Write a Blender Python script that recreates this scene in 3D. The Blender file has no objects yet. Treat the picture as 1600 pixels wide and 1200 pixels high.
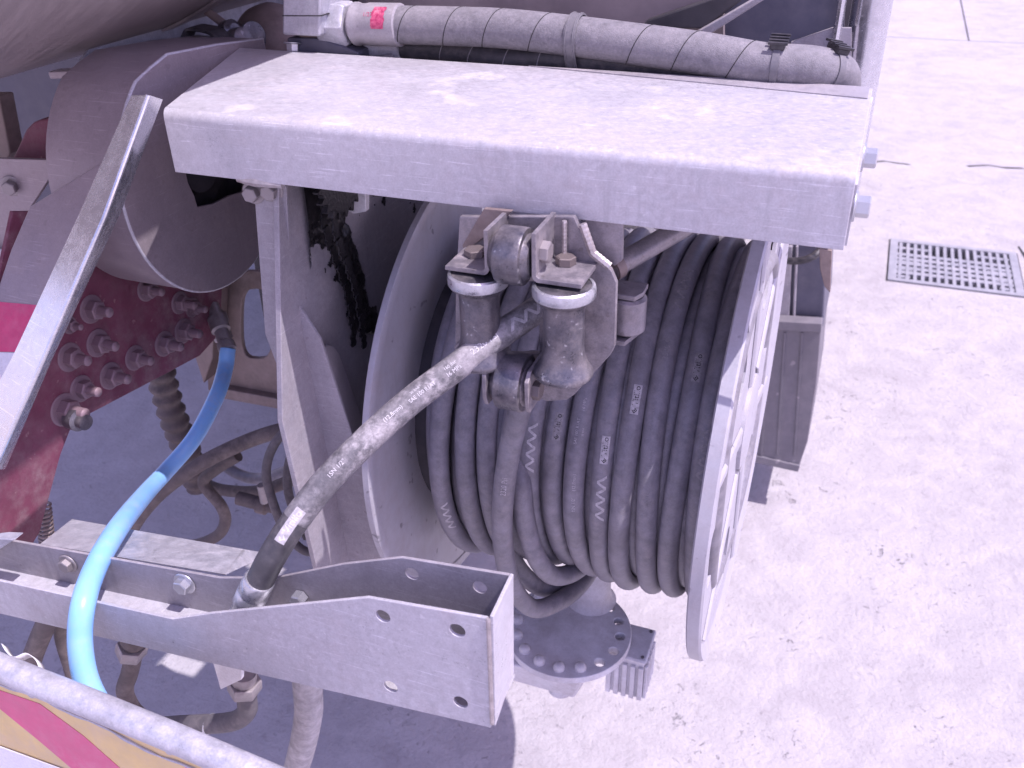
import bpy, bmesh, math, random
import numpy as np
from mathutils import Vector, Matrix

# ------------------------------------------------------------------ camera, world, sun, exposure
S = bpy.context.scene
COL = S.collection
H = 1.5                                     # eye height above the yard
FPX, PITCH, YAW, ROLL = 1442.0, .5458, .3741, -.0232
CF = np.array([-math.cos(PITCH)*math.sin(YAW), math.cos(PITCH)*math.cos(YAW), -math.sin(PITCH)])
_r = np.array([math.cos(YAW), math.sin(YAW), 0.0]); _u = np.cross(_r, CF)
CR = math.cos(ROLL)*_r + math.sin(ROLL)*_u
CU = -math.sin(ROLL)*_r + math.cos(ROLL)*_u
cam_d = bpy.data.cameras.new('camera'); cam = bpy.data.objects.new('camera', cam_d); COL.objects.link(cam)
cam_d.sensor_width = 36; cam_d.lens = FPX/1600*36; cam_d.clip_start = .01; cam_d.clip_end = 600
M = Matrix.Identity(4)
for i in range(3):
    M[i][0] = CR[i]; M[i][1] = CU[i]; M[i][2] = -CF[i]
M[2][3] = H
cam.matrix_world = M
cam_d.dof.use_dof = True; cam_d.dof.focus_distance = .80; cam_d.dof.aperture_fstop = 13
S.camera = cam

SUN = Vector((.50, -.06, 1.0)).normalized()  # towards the sun
w = bpy.data.worlds.new('World'); S.world = w; w.use_nodes = True
nt = w.node_tree; bg = nt.nodes['Background']
sky = nt.nodes.new('ShaderNodeTexSky'); sky.sky_type = 'NISHITA'; sky.sun_disc = False
sky.sun_elevation = math.asin(SUN.z); sky.sun_rotation = math.atan2(SUN.x, SUN.y)
mul = nt.nodes.new('ShaderNodeMix'); mul.data_type = 'RGBA'; mul.blend_type = 'MULTIPLY'
mul.inputs[0].default_value = 1; mul.inputs[7].default_value = (1.22, .86, 1.08, 1)
nt.links.new(sky.outputs[0], mul.inputs[6]); nt.links.new(mul.outputs[2], bg.inputs[0])
bg.inputs[1].default_value = .15
sl = bpy.data.lights.new('sun', 'SUN'); sl.energy = 3.05; sl.angle = math.radians(.5); sl.color = (1, .92, 1.0)
so = bpy.data.objects.new('sun', sl); COL.objects.link(so)
so.rotation_euler = SUN.to_track_quat('Z', 'Y').to_euler(); so.location = (2, -2, 6)
S.view_settings.view_transform = 'Standard'; S.view_settings.look = 'None'
S.view_settings.exposure = .88; S.view_settings.gamma = 1; S.view_settings.use_curve_mapping = False

random.seed(7)
def A(*p): return np.array(p, float)
def ray(px, py): return CF + CR*(px-800)/FPX - CU*(py-600)/FPX
def P(px, py, x=None, y=None, z=None):
    """point on the plane x=, y= or z= (z measured from eye height) seen at that spot of the 1600x1200 photograph"""
    d = ray(px, py)
    t = x/d[0] if x is not None else y/d[1] if y is not None else z/d[2]
    return d*t
def PP(pts, **k): return [P(*q, **k) for q in pts]
def PY(pts): return [P(a, b, y=c) for a, b, c in pts]
def nrm(v): v = np.asarray(v, float); return v/np.linalg.norm(v)

# ------------------------------------------------------------------ materials
def mat(name, base, rough=.5, metal=0.0, dust=None, dust_amt=.4, dscale=60, var=.12, vscale=25, bump=.0, bscale=400,
        stretch=(1, 1, 1), swirl=0.0, speck=0.0, speck_col=(.03, .025, .03), sscale=300, spec=.5, big=None, bigcol=None, bigscale=8, grain=0.0, streak=0.0):
    m = bpy.data.materials.new(name); m.use_nodes = True
    t = m.node_tree; N = t.nodes; L = t.links; b = N['Principled BSDF']
    b.inputs['Roughness'].default_value = rough; b.inputs['Metallic'].default_value = metal
    b.inputs['Specular IOR Level'].default_value = spec
    co = N.new('ShaderNodeTexCoord'); mp = N.new('ShaderNodeMapping'); mp.inputs['Scale'].default_value = stretch
    L.new(co.outputs['Object'], mp.inputs[0])
    def noise(sc, det=6, ro=.6, src=None):
        n = N.new('ShaderNodeTexNoise'); n.inputs['Scale'].default_value = sc; n.inputs['Detail'].default_value = det
        n.inputs['Roughness'].default_value = ro; L.new(src or mp.outputs[0], n.inputs['Vector']); return n
    def ramp(src, a, c):
        r = N.new('ShaderNodeMapRange'); r.inputs[1].default_value = a; r.inputs[2].default_value = c
        L.new(src, r.inputs[0]); return r.outputs[0]
    def mixc(fac, c1, c2, mode='MIX'):
        x = N.new('ShaderNodeMix'); x.data_type = 'RGBA'; x.blend_type = mode
        if isinstance(fac, float): x.inputs[0].default_value = fac
        else: L.new(fac, x.inputs[0])
        for s, c in ((6, c1), (7, c2)):
            if isinstance(c, tuple): x.inputs[s].default_value = (*c[:3], 1)
            else: L.new(c, x.inputs[s])
        return x.outputs[2]
    def mathn(op, a, c):
        x = N.new('ShaderNodeMath'); x.operation = op
        for s, v in ((0, a), (1, c)):
            if isinstance(v, (int, float)): x.inputs[s].default_value = v
            else: L.new(v, x.inputs[s])
        return x.outputs[0]
    n1 = noise(vscale)
    lo = tuple(c*(1-var) for c in base); hi = tuple(min(1, c*(1+var)) for c in base)
    col = mixc(ramp(n1.outputs[0], .3, .7), lo, hi)
    rsrc = mathn('MULTIPLY_ADD', ramp(n1.outputs[0], .25, .75), .18); rsrc.node.inputs[2].default_value = rough-.09
    if big:
        nb = noise(bigscale, 4, .55); col = mixc(mathn('MULTIPLY', ramp(nb.outputs[0], .48, .66), big), col, bigcol)
    if swirl:
        vo = N.new('ShaderNodeTexVoronoi'); vo.inputs['Scale'].default_value = 32; L.new(co.outputs['Object'], vo.inputs['Vector'])
        wn = noise(40, 5, .6)
        sn = mathn('SINE', mathn('MULTIPLY_ADD', vo.outputs['Distance'], 30.0), 0)
        L.new(mathn('MULTIPLY', wn.outputs[0], 9.0), sn.node.inputs[0].links[0].from_node.inputs[2])
        nz = noise(9, 3)
        f = mathn('MULTIPLY', mathn('MULTIPLY_ADD', sn, .5), ramp(nz.outputs[0], .4, .7))
        f.node.inputs[0]; sw = mathn('MULTIPLY', f, swirl)
        col = mixc(sw, col, tuple(min(1, c*1.45) for c in base))
        rsrc = mathn('SUBTRACT', rsrc, mathn('MULTIPLY', sw, .25))
        sc = noise(16, 2, .5)
        mp2 = N.new('ShaderNodeMapping'); mp2.inputs['Scale'].default_value = (18, 18, 900); mp2.inputs['Rotation'].default_value = (.3, .5, .4)
        L.new(co.outputs['Object'], mp2.inputs[0]); s2 = noise(1, 2, .5, mp2.outputs[0])
        mp3 = N.new('ShaderNodeMapping'); mp3.inputs['Scale'].default_value = (30, 700, 500); mp3.inputs['Rotation'].default_value = (0, .04, 0.3)
        L.new(co.outputs['Object'], mp3.inputs[0]); s3 = noise(1, 2, .5, mp3.outputs[0])
        scr = mathn('ADD', ramp(s2.outputs[0], .66, .72), ramp(s3.outputs[0], .66, .74))
        col = mixc(mathn('MULTIPLY', scr, .42), col, tuple(min(1, c*1.7) for c in base))
    if dust:
        n2 = noise(dscale, 8, .7); n3 = noise(dscale*.17, 3)
        f = mathn('MULTIPLY', ramp(n2.outputs[0], .42, .68), ramp(n3.outputs[0], .3, .65))
        f = mathn('MULTIPLY', f, dust_amt)
        col = mixc(f, col, dust)
        rsrc = mathn('ADD', rsrc, mathn('MULTIPLY', f, .35))
        if metal:
            L.new(mathn('MULTIPLY', mathn('SUBTRACT', 1, f), metal), b.inputs['Metallic'])
    if grain:
        g1 = noise(650, 3, .7); g2 = noise(150, 6, .7)
        gm = mathn('ADD', mathn('MULTIPLY', ramp(g1.outputs[0], .3, .7), .5), mathn('MULTIPLY', ramp(g2.outputs[0], .3, .7), .5))
        gs = N.new('ShaderNodeMapRange'); gs.inputs[3].default_value = 1-grain; gs.inputs[4].default_value = 1+grain; L.new(gm, gs.inputs[0])
        cmb = N.new('ShaderNodeCombineColor')
        for k in range(3): L.new(gs.outputs[0], cmb.inputs[k])
        col = mixc(1.0, col, cmb.outputs[0], 'MULTIPLY')
        rsrc = mathn('ADD', rsrc, mathn('MULTIPLY', mathn('SUBTRACT', gm, .5), .25))
    if streak:
        mp4 = N.new('ShaderNodeMapping'); mp4.inputs['Scale'].default_value = (85, 85, 7); L.new(co.outputs['Object'], mp4.inputs[0])
        s4 = noise(1, 5, .65, mp4.outputs[0]); s5 = noise(11, 3)
        col = mixc(mathn('MULTIPLY', mathn('MULTIPLY', ramp(s4.outputs[0], .52, .70), ramp(s5.outputs[0], .42, .62)), streak), col, tuple(c*.62 for c in base))
    if speck:
        n4 = noise(sscale, 2, .5); col = mixc(mathn('MULTIPLY', ramp(n4.outputs[0], .68, .74), speck), col, speck_col)
    L.new(col, b.inputs['Base Color'])
    L.new(rsrc, b.inputs['Roughness'])
    if bump:
        n5 = noise(bscale, 4, .6); bp = N.new('ShaderNodeBump'); bp.inputs['Strength'].default_value = bump
        bp.inputs['Distance'].default_value = .001; L.new(n5.outputs[0], bp.inputs['Height']); L.new(bp.outputs[0], b.inputs['Normal'])
    return m
DUST = (.42, .37, .38)
MT = dict(
 alu=mat('mill_aluminium', (.48, .47, .505), .38, .12, DUST, .5, 70, .10, 14, .10, 500, swirl=.20, speck=.35, speck_col=(.72, .71, .73), sscale=170, big=.55, bigcol=(.38, .365, .40), bigscale=7, grain=.20, streak=.45),
 alu_dusty=mat('dusty_aluminium', (.36, .34, .37), .46, .2, (.38, .34, .35), .7, 60, .14, 18, .12, 400, swirl=.15, speck=.35, speck_col=(.15, .12, .12), sscale=150, big=.4, bigcol=(.29, .265, .28), bigscale=9, grain=.22, streak=.5),
 alu_bright=mat('polished_aluminium', (.64, .64, .68), .24, .88, DUST, .25, 50, .10, 18, .05, 300, swirl=.25, grain=.16, streak=.3),
 galv=mat('galvanised_steel', (.47, .47, .52), .38, .35, DUST, .5, 90, .2, 45, .3, 240, speck=.4, speck_col=(.7, .7, .74), sscale=140, grain=.25, streak=.5),
 zinc=mat('zinc_fitting', (.52, .53, .57), .32, .8, DUST, .45, 120, .12, 60, .08, 500, grain=.2),
 steel=mat('worn_steel', (.125, .12, .14), .34, .65, (.36, .31, .30), .65, 70, .3, 40, .18, 350, speck=.6, speck_col=(.50, .49, .51), sscale=160, big=.4, bigcol=(.22, .205, .215), bigscale=34, grain=.3),
 steel_brown=mat('dirty_brown_steel', (.22, .17, .16), .55, .3, (.36, .30, .28), .6, 70, .2, 40, .2, 300),
 bracket=mat('dull_plated_steel', (.27, .25, .275), .42, .5, (.36, .31, .29), .6, 80, .2, 40, .15, 350, speck=.35, speck_col=(.10, .075, .07), sscale=120, big=.4, bigcol=(.23, .20, .20), bigscale=35, grain=.25, streak=.4),
 weld=mat('weld_metal', (.46, .42, .42), .42, .7, (.34, .27, .24), .4, 200, .25, 120, .3, 600),
 rust=mat('rusty_bolt', (.17, .145, .145), .5, .45, (.27, .20, .17), .6, 150, .3, 120, .3, 700),
 bolt=mat('dusty_zinc_bolt', (.33, .305, .31), .42, .55, (.33, .26, .26), .65, 200, .22, 120, .18, 600),
 flange=mat('grey_painted_reel', (.43, .42, .46), .42, .12, (.38, .33, .33), .5, 45, .08, 16, .05, 300, speck=.6, speck_col=(.10, .09, .10), sscale=70, grain=.10, streak=.35),
 rubber=mat('black_rubber_hose', (.20, .19, .22), .44, 0, (.33, .30, .305), .6, 130, .25, 70, .12, 700, spec=.5, big=.45, bigcol=(.13, .12, .13), bigscale=14, grain=.16),
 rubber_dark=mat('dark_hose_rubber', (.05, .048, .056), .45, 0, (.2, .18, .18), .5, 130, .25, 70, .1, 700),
 rubber_dusty=mat('dusty_rubber_hose', (.13, .125, .135), .5, 0, (.48, .45, .46), .95, 170, .35, 110, .35, 600, spec=.45, big=.7, bigcol=(.36, .335, .345), bigscale=30, speck=.5, speck_col=(.06, .055, .06), sscale=240, grain=.3),
 rubber_grey=mat('grey_dusty_hose', (.11, .10, .11), .6, 0, (.30, .26, .26), .6, 90, .2, 60, .15, 400),
 braid=mat('dusty_braided_hose', (.19, .182, .20), .6, 0, (.40, .37, .39), .5, 420, .2, 160, .6, 1100, spec=.4, big=.3, bigcol=(.32, .30, .32), bigscale=18),
 braid_pale=mat('pale_worn_braid', (.40, .38, .395), .65, 0, (.55, .52, .53), .7, 220, .3, 130, .8, 420, big=.5, bigcol=(.20, .185, .195), bigscale=60),
 rubber_brown=mat('mud_coated_hose', (.10, .08, .08), .7, 0, (.30, .25, .23), .7, 60, .2, 40, .2, 300),
 plastic=mat('black_plastic', (.035, .033, .038), .4, 0, (.25, .22, .22), .4, 120, .2, 60, .05, 300),
 tie=mat('grey_plastic_tie', (.16, .155, .17), .4, 0, (.35, .32, .33), .5, 200, .1, 60),
 red=mat('faded_red_paint', (.165, .042, .075), .6, 0, (.28, .20, .21), .8, 45, .15, 25, .1, 250, speck=.5, speck_col=(.35, .22, .22), sscale=120, grain=.2),
 red_tape=mat('red_reflective_tape', (.62, .045, .16), .35, .1, (.6, .35, .4), .3, 90, .12, 60, .15, 900),
 white_tape=mat('white_reflective_tape', (.78, .77, .80), .4, .1, (.6, .55, .55), .3, 90, .1, 400, .2, 900),
 yellow=mat('faded_yellow_sheeting', (.74, .55, .24), .5, 0, (.62, .5, .42), .7, 60, .10, 40, .15, 500, speck=.7, speck_col=(.36, .29, .32), sscale=55, big=.35, bigcol=(.62, .50, .36), bigscale=12),
 red_stripe=mat('faded_red_sheeting', (.68, .12, .24), .5, 0, (.7, .42, .46), .5, 60, .1, 40, .1, 500),
 blue=mat('blue_plastic_tube', (.24, .52, .92), .33, 0, (.5, .45, .5), .35, 90, .05, 30, .03, 300, spec=.5),
 print=mat('pale_print', (.44, .42, .44), .6, 0, None, var=.3, vscale=300),
 print_bright=mat('white_print', (.62, .60, .61), .6, 0, None, var=.15, vscale=300),
 print_faint=mat('worn_grey_print', (.25, .235, .25), .6, 0, None, var=.3, vscale=300),
 ink=mat('dark_ink', (.03, .028, .03), .6),
 red_ink=mat('red_ink', (.48, .045, .14), .5, 0, (.6, .5, .5), .5, 300, .3, 300),
 grease=mat('black_grease', (.012, .011, .013), .35, 0, (.06, .05, .05), .4, 150, .3, 90, .6, 300),
 swivel=mat('grey_green_paint', (.60, .585, .62), .45, .0, (.34, .29, .29), .65, 50, .15, 30, .18, 250, big=.4, bigcol=(.48, .46, .47), bigscale=20, grain=.15),
 tank=mat('brushed_tank_steel', (.36, .31, .31), .42, .55, (.34, .29, .28), .4, 30, .12, 12, .05, 200, stretch=(1, 6, 1), grain=.08),
 bolt_red=mat('red_dusty_bolt', (.25, .17, .195), .5, .25, (.33, .25, .27), .7, 160, .2, 100, .2, 600),
 cover=mat('dusty_aluminium_cover', (.31, .265, .285), .42, .25, (.36, .30, .30), .6, 45, .10, 10, .07, 300, speck=.3, speck_col=(.2, .16, .17), sscale=90, big=.4, bigcol=(.27, .22, .23), bigscale=9, swirl=.12, grain=.15, streak=.3),
 dark=mat('dark_underbody_paint', (.05, .047, .055), .6, .1, (.16, .14, .14), .6, 40, .25, 25, .1, 200),
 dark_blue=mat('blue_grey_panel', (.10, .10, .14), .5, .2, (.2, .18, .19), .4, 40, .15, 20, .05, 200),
 brown_panel=mat('dirty_brown_panel', (.24, .20, .21), .55, .2, (.40, .33, .33), .7, 14, .15, 10, .1, 200),
 flap=mat('dusty_grey_flap', (.17, .16, .18), .65, 0, (.30, .27, .28), .5, 30, .1, 15, .1, 200, speck=.6, speck_col=(.36, .33, .34), sscale=45),
 concrete=None, iron=mat('dusty_cast_iron', (.30, .30, .33), .6, .1, (.44, .42, .44), .6, 25, .15, 20, .2, 200),
 pit=mat('drain_pit', (.03, .028, .032), .9),
)
def concrete():
    m = bpy.data.materials.new('pale_concrete'); m.use_nodes = True
    t = m.node_tree; N = t.nodes; L = t.links; b = N['Principled BSDF']
    co = N.new('ShaderNodeTexCoord')
    def noise(sc, det, ro, dist=0):
        n = N.new('ShaderNodeTexNoise'); n.inputs['Scale'].default_value = sc; n.inputs['Detail'].default_value = det
        n.inputs['Roughness'].default_value = ro; n.inputs['Distortion'].default_value = dist
        L.new(co.outputs['Object'], n.inputs['Vector']); return n.outputs[0]
    def mr(s, a, c, d=0, e=1):
        r = N.new('ShaderNodeMapRange'); r.inputs[1].default_value = a; r.inputs[2].default_value = c
        r.inputs[3].default_value = d; r.inputs[4].default_value = e; L.new(s, r.inputs[0]); return r.outputs[0]
    def mixc(f, a, c, mode='MIX'):
        x = N.new('ShaderNodeMix'); x.data_type = 'RGBA'; x.blend_type = mode
        L.new(f, x.inputs[0])
        for s, v in ((6, a), (7, c)):
            if isinstance(v, tuple): x.inputs[s].default_value = (*v, 1)
            else: L.new(v, x.inputs[s])
        return x.outputs[2]
    def mu(a, c, op='MULTIPLY'):
        x = N.new('ShaderNodeMath'); x.operation = op
        for s, v in ((0, a), (1, c)):
            if isinstance(v, (int, float)): x.inputs[s].default_value = v
            else: L.new(v, x.inputs[s])
        return x.outputs[0]
    c = mixc(mr(noise(1.6, 6, .6), .35, .65), (.375, .35, .36), (.46, .435, .44))
    c = mixc(mr(noise(9, 8, .65, .6), .40, .72), c, (.50, .475, .48))
    c = mixc(mu(mr(noise(30, 8, .75, .5), .56, .70), .45), c, (.27, .245, .25))
    pat = mr(noise(3.1, 4, .6), .46, .66)
    pits = mu(mr(noise(38, 4, .6, 1.5), .63, .72), mu(pat, .55))
    grit = mr(noise(170, 3, .6), .56, .68)
    c = mixc(mu(pits, .75), c, (.17, .15, .155))
    c = mixc(mu(grit, .35), c, (.30, .275, .28))
    L.new(c, b.inputs['Base Color']); b.inputs['Roughness'].default_value = .85; b.inputs['Specular IOR Level'].default_value = .25
    hgt = mu(mu(noise(60, 8, .7), .5), mu(mu(pits, -1.2), mu(noise(11, 5, .6), .9), 'ADD'), 'ADD')
    bp = N.new('ShaderNodeBump'); bp.inputs['Strength'].default_value = .8; bp.inputs['Distance'].default_value = .016
    L.new(hgt, bp.inputs['Height']); L.new(bp.outputs[0], b.inputs['Normal'])
    return m
MT['concrete'] = concrete()

# ------------------------------------------------------------------ builders
class MB:
    """collects shapes (coordinates measured from the eye) and links them as ONE mesh object"""
    def __init__(s): s.bm = bmesh.new()
    def v(s, p): return s.bm.verts.new((float(p[0]), float(p[1]), float(p[2])+H))
    def face(s, vs):
        try: return s.bm.faces.new(vs)
        except ValueError: return None
    def prism(s, poly, vec):
        vec = np.asarray(vec, float)
        a = [s.v(p) for p in poly]; b = [s.v(np.asarray(p)+vec) for p in poly]; n = len(a)
        s.face(a); s.face(b[::-1])
        for i in range(n): s.face([a[i], b[i], b[(i+1) % n], a[(i+1) % n]])
        return s
    def hexa(s, q0, q1):
        a = [s.v(p) for p in q0]; b = [s.v(p) for p in q1]; n = len(a)
        s.face(a); s.face(b[::-1])
        for i in range(n): s.face([a[i], b[i], b[(i+1) % n], a[(i+1) % n]])
        return s
    def box(s, lo, hi):
        x0, y0, z0 = lo; x1, y1, z1 = hi
        return s.prism([(x0, y0, z0), (x1, y0, z0), (x1, y1, z0), (x0, y1, z0)], (0, 0, z1-z0))
    def loft(s, rings, close=True, caps=True):
        R = [[s.v(p) for p in r] for r in rings]; n = len(R[0])
        for k in range(len(R)-1):
            for i in range(n if close else n-1):
                j = (i+1) % n; s.face([R[k][i], R[k][j], R[k+1][j], R[k+1][i]])
        if caps and close: s.face(R[0][::-1]); s.face(R[-1])
        return s
    def tube(s, pts, r, seg=14, caps=True, closed=False, bumpf=None):
        pts = [np.asarray(p, float) for p in pts]; n = len(pts)
        rr = r if hasattr(r, '__len__') else [r]*n
        T = []
        for i in range(n):
            a = pts[i-1] if (i > 0 or closed) else pts[i]; b = pts[(i+1) % n] if (i < n-1 or closed) else pts[i]
            T.append(nrm(b-a))
        up = np.array([0, 0, 1.0]) if abs(T[0][2]) < .9 else np.array([1.0, 0, 0])
        nn = nrm(np.cross(T[0], up)); rings = []
        for i in range(n):
            nn = nrm(nn-T[i]*(nn@T[i])); bb = np.cross(T[i], nn)
            rings.append([pts[i]+rr[i]*(math.cos(2*math.pi*k/seg)*nn+math.sin(2*math.pi*k/seg)*bb) for k in range(seg)])
        if closed:
            R = [[s.v(p) for p in q] for q in rings]
            best = min(range(seg), key=lambda o: np.linalg.norm(rings[-1][0]-rings[0][o]))
            for k in range(n):
                o = best if k == n-1 else 0; A_, B_ = R[k], R[(k+1) % n]
                for i in range(seg): s.face([A_[i], A_[(i+1) % seg], B_[(i+1+o) % seg], B_[(i+o) % seg]])
            return s
        return s.loft(rings, True, caps)
    def lathe(s, prof, c, axis, seg=28, caps=True):
        ax = nrm(axis); up = np.array([0, 0, 1.0]) if abs(ax[2]) < .9 else np.array([1.0, 0, 0])
        e1 = nrm(np.cross(ax, up)); e2 = np.cross(ax, e1); c = np.asarray(c, float)
        return s.loft([[c+ax*h+r*(math.cos(2*math.pi*k/seg)*e1+math.sin(2*math.pi*k/seg)*e2) for k in range(seg)] for r, h in prof], True, caps)
    def plate(s, outline, holes, o, u, v, th):
        """flat sheet with holes: 2D loops in the frame (o,u,v), thickness th along u x v"""
        o, u, v = np.asarray(o, float), np.asarray(u, float), np.asarray(v, float); n = nrm(np.cross(u, v))*th
        tmp = bmesh.new(); E = []
        for lp in [outline]+list(holes):
            vs = [tmp.verts.new((a, b, 0)) for a, b in lp]
            E += [tmp.edges.new((vs[i], vs[(i+1) % len(vs)])) for i in range(len(vs))]
        bmesh.ops.triangle_fill(tmp, edges=E, use_beauty=True)
        tmp.verts.index_update(); cs = [tuple(q.co) for q in tmp.verts]
        f0 = [s.v(o+u*c[0]+v*c[1]) for c in cs]; f1 = [s.v(o+u*c[0]+v*c[1]+n) for c in cs]
        for f in tmp.faces:
            ii = [q.index for q in f.verts]; s.face([f0[i] for i in ii[::-1]]); s.face([f1[i] for i in ii])
        k = 0
        for lp in [outline]+list(holes):
            m = len(lp)
            for i in range(m): s.face([f0[k+i], f0[k+(i+1) % m], f1[k+(i+1) % m], f1[k+i]])
            k += m
        tmp.free(); return s
    def build(s, name, m, parent=None, bevel=0, angle=35, flat=False):
        bmesh.ops.recalc_face_normals(s.bm, faces=s.bm.faces[:])
        me = bpy.data.meshes.new(name)
        if parent is not None:
            off = Vector((0, 0, 0)); q = parent
            while q is not None: off += q.location; q = q.parent
            bmesh.ops.translate(s.bm, verts=s.bm.verts[:], vec=-off)
        s.bm.to_mesh(me); s.bm.free(); me.materials.append(m)
        o = bpy.data.objects.new(name, me); COL.objects.link(o)
        if parent is not None: o.parent = parent
        if not flat:
            for p in me.polygons: p.use_smooth = True
            me.set_sharp_from_angle(angle=math.radians(angle))
        if bevel:
            b = o.modifiers.new('edge', 'BEVEL'); b.width = bevel; b.segments = 2; b.limit_method = 'ANGLE'
            b.angle_limit = math.radians(40); b.harden_normals = True
        return o
def thing(name, label, cat, loc, group=None):
    o = bpy.data.objects.new(name, None); COL.objects.link(o); o.empty_display_size = .05
    o.location = (float(loc[0]), float(loc[1]), float(loc[2])+H)
    o['label'] = label; o['category'] = cat
    if group: o['group'] = group
    return o
def tag(o, label, cat, group=None):
    o['label'] = label; o['category'] = cat
    if group: o['group'] = group
    return o
def struct(o): o['kind'] = 'structure'; return o
def wloc(o):
    off = Vector((0, 0, 0))
    while o is not None: off += o.location; o = o.parent
    return off
def spline(pts, n=8):
    p = [np.asarray(q, float) for q in pts]; out = []
    e = [2*p[0]-p[1]]+p+[2*p[-1]-p[-2]]
    for i in range(1, len(e)-2):
        a, b, c, d = e[i-1:i+3]
        for k in range(n):
            t = k/n; out.append(.5*((2*b)+(-a+c)*t+(2*a-5*b+4*c-d)*t*t+(-a+3*b-3*c+d)*t**3))
    out.append(p[-1]); return out
# shared meshes for bolts: a unit hexagon head, a unit washer, a unit stud with a nut
def unit_mesh(kind):
    b = MB()
    def sub(z): return (0, 0, z-H)
    if kind == 'hex':
        h = [(math.cos(k*math.pi/3), math.sin(k*math.pi/3)) for k in range(6)]
        b.loft([[(x*f, y*f, z-H) for x, y in h] for f, z in ((1, 0), (1, .9), (.86, 1.0))])
    elif kind == 'washer': b.lathe([(1, 0), (1, .8), (.92, 1)], sub(0), (0, 0, 1), 24)
    elif kind == 'stud':
        b.lathe([(1, 0), (1, .9), (.8, 1.0)], sub(0), (0, 0, 1), 14)
    elif kind == 'dome': b.lathe([(1, 0), (1, .35), (.85, .7), (.5, .93), (.12, 1)], sub(0), (0, 0, 1), 18)
    o = b.build('unit_'+kind, MT['bolt'])
    me = o.data; bpy.data.objects.remove(o); return me
UNIT = {k: unit_mesh(k) for k in ('hex', 'washer', 'stud', 'dome')}
MESHES = {}
def inst(kind, m, name, parent, pos, axis, r, h, spin=0.0):
    key = (kind, m.name)
    if key not in MESHES:
        me = UNIT[kind].copy(); me.materials.clear(); me.materials.append(m); MESHES[key] = me
    o = bpy.data.objects.new(name, MESHES[key]); COL.objects.link(o)
    o.rotation_mode = 'QUATERNION'
    if parent is not None: o.parent = parent
    q = Vector(axis).to_track_quat('Z', 'Y') @ Matrix.Rotation(spin, 3, 'Z').to_quaternion()
    return o, q
def bolt(parent, pos, axis, r=.0065, h=.006, m='bolt', washer=True, spin=None, stud=0.0, name='bolt'):
    """hexagon head standing on a washer (sub-part), optionally with a stud end (sub-part)"""
    spin = random.uniform(0, 1) if spin is None else spin
    ax = nrm(axis); wt = .0016 if washer else 0
    off = wloc(parent); base = Vector((pos[0], pos[1], pos[2]+H))-off
    o, q = inst('hex', MT[m], name, parent, pos, ax, r, h, spin)
    o.rotation_quaternion = q; o.scale = (r, r, h); o.location = base+Vector(ax)*wt
    depth = 0; k = parent
    while k is not None: depth += 1; k = k.parent
    if depth >= 2: return o
    if washer:
        wo, _ = inst('washer', MT[m], 'washer', o, pos, ax, 1, 1)
        wo.scale = (1.45, 1.45, wt/h); wo.location = (0, 0, -wt/h)
    if stud:
        st, _ = inst('stud', MT[m], 'stud', o, pos, ax, 1, 1)
        st.scale = (.52, .52, stud/h); st.location = (0, 0, 1.0)
    return o

# ---- lettering: glyph outlines wrapped onto a tube
TXT = {}
def glyphs(s):
    if s not in TXT:
        c = bpy.data.curves.new('t', 'FONT'); c.body = s; c.size = 1; c.align_x = 'CENTER'; c.align_y = 'CENTER'; c.resolution_u = 3
        o = bpy.data.objects.new('t', c); COL.objects.link(o)
        dg = bpy.context.evaluated_depsgraph_get(); me = o.evaluated_get(dg).to_mesh()
        vs = [(v.co.x, v.co.y) for v in me.vertices]; fs = [tuple(p.vertices) for p in me.polygons]
        o.evaluated_get(dg).to_mesh_clear(); bpy.data.objects.remove(o); bpy.data.curves.remove(c)
        TXT[s] = (vs, fs)
    return TXT[s]
def zigzag(n=3, thick=.24):
    """a row of nested chevrons, drawn as flat polygons"""
    vs, fs = [], []
    for off in (0,):
        for k in range(n):
            for sgn in (1, -1):
                x0 = k-n/2+off+(.5 if sgn < 0 else 0)
                a = (x0, -.46*sgn); bb = (x0+.5, .46*sgn)
                for j in range(3):
                    a1 = [a[i]+(bb[i]-a[i])*j/3 for i in (0, 1)]; b1 = [a[i]+(bb[i]-a[i])*(j+1)/3 for i in (0, 1)]
                    i0 = len(vs); vs += [(a1[0]-thick/2, a1[1]), (a1[0]+thick/2, a1[1]), (b1[0]+thick/2, b1[1]), (b1[0]-thick/2, b1[1])]; fs.append((i0, i0+1, i0+2, i0+3))
    return vs, fs
class Path:
    def __init__(s, pts, r):
        s.p = np.array(pts, float); s.r = r
        d = np.linalg.norm(np.diff(s.p, axis=0), axis=1); s.s = np.r_[0, np.cumsum(d)]
    def at(s, t):
        t = float(np.clip(t, 0, s.s[-1]-1e-6)); i = min(int(np.searchsorted(s.s, t, 'right'))-1, len(s.p)-2)
        f = (t-s.s[i])/(s.s[i+1]-s.s[i]); return s.p[i]*(1-f)+s.p[i+1]*f
    def frame(s, t):
        T = nrm(s.at(t+.004)-s.at(t-.004)); return s.at(t), T
    def nearest(s, px, py):
        D = s.p; d = D@CF; u = 800+FPX*(D@CR)/d; v = 600-FPX*(D@CU)/d
        i = int(np.argmin((u-px)**2+(v-py)**2)); return s.s[i]
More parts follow.
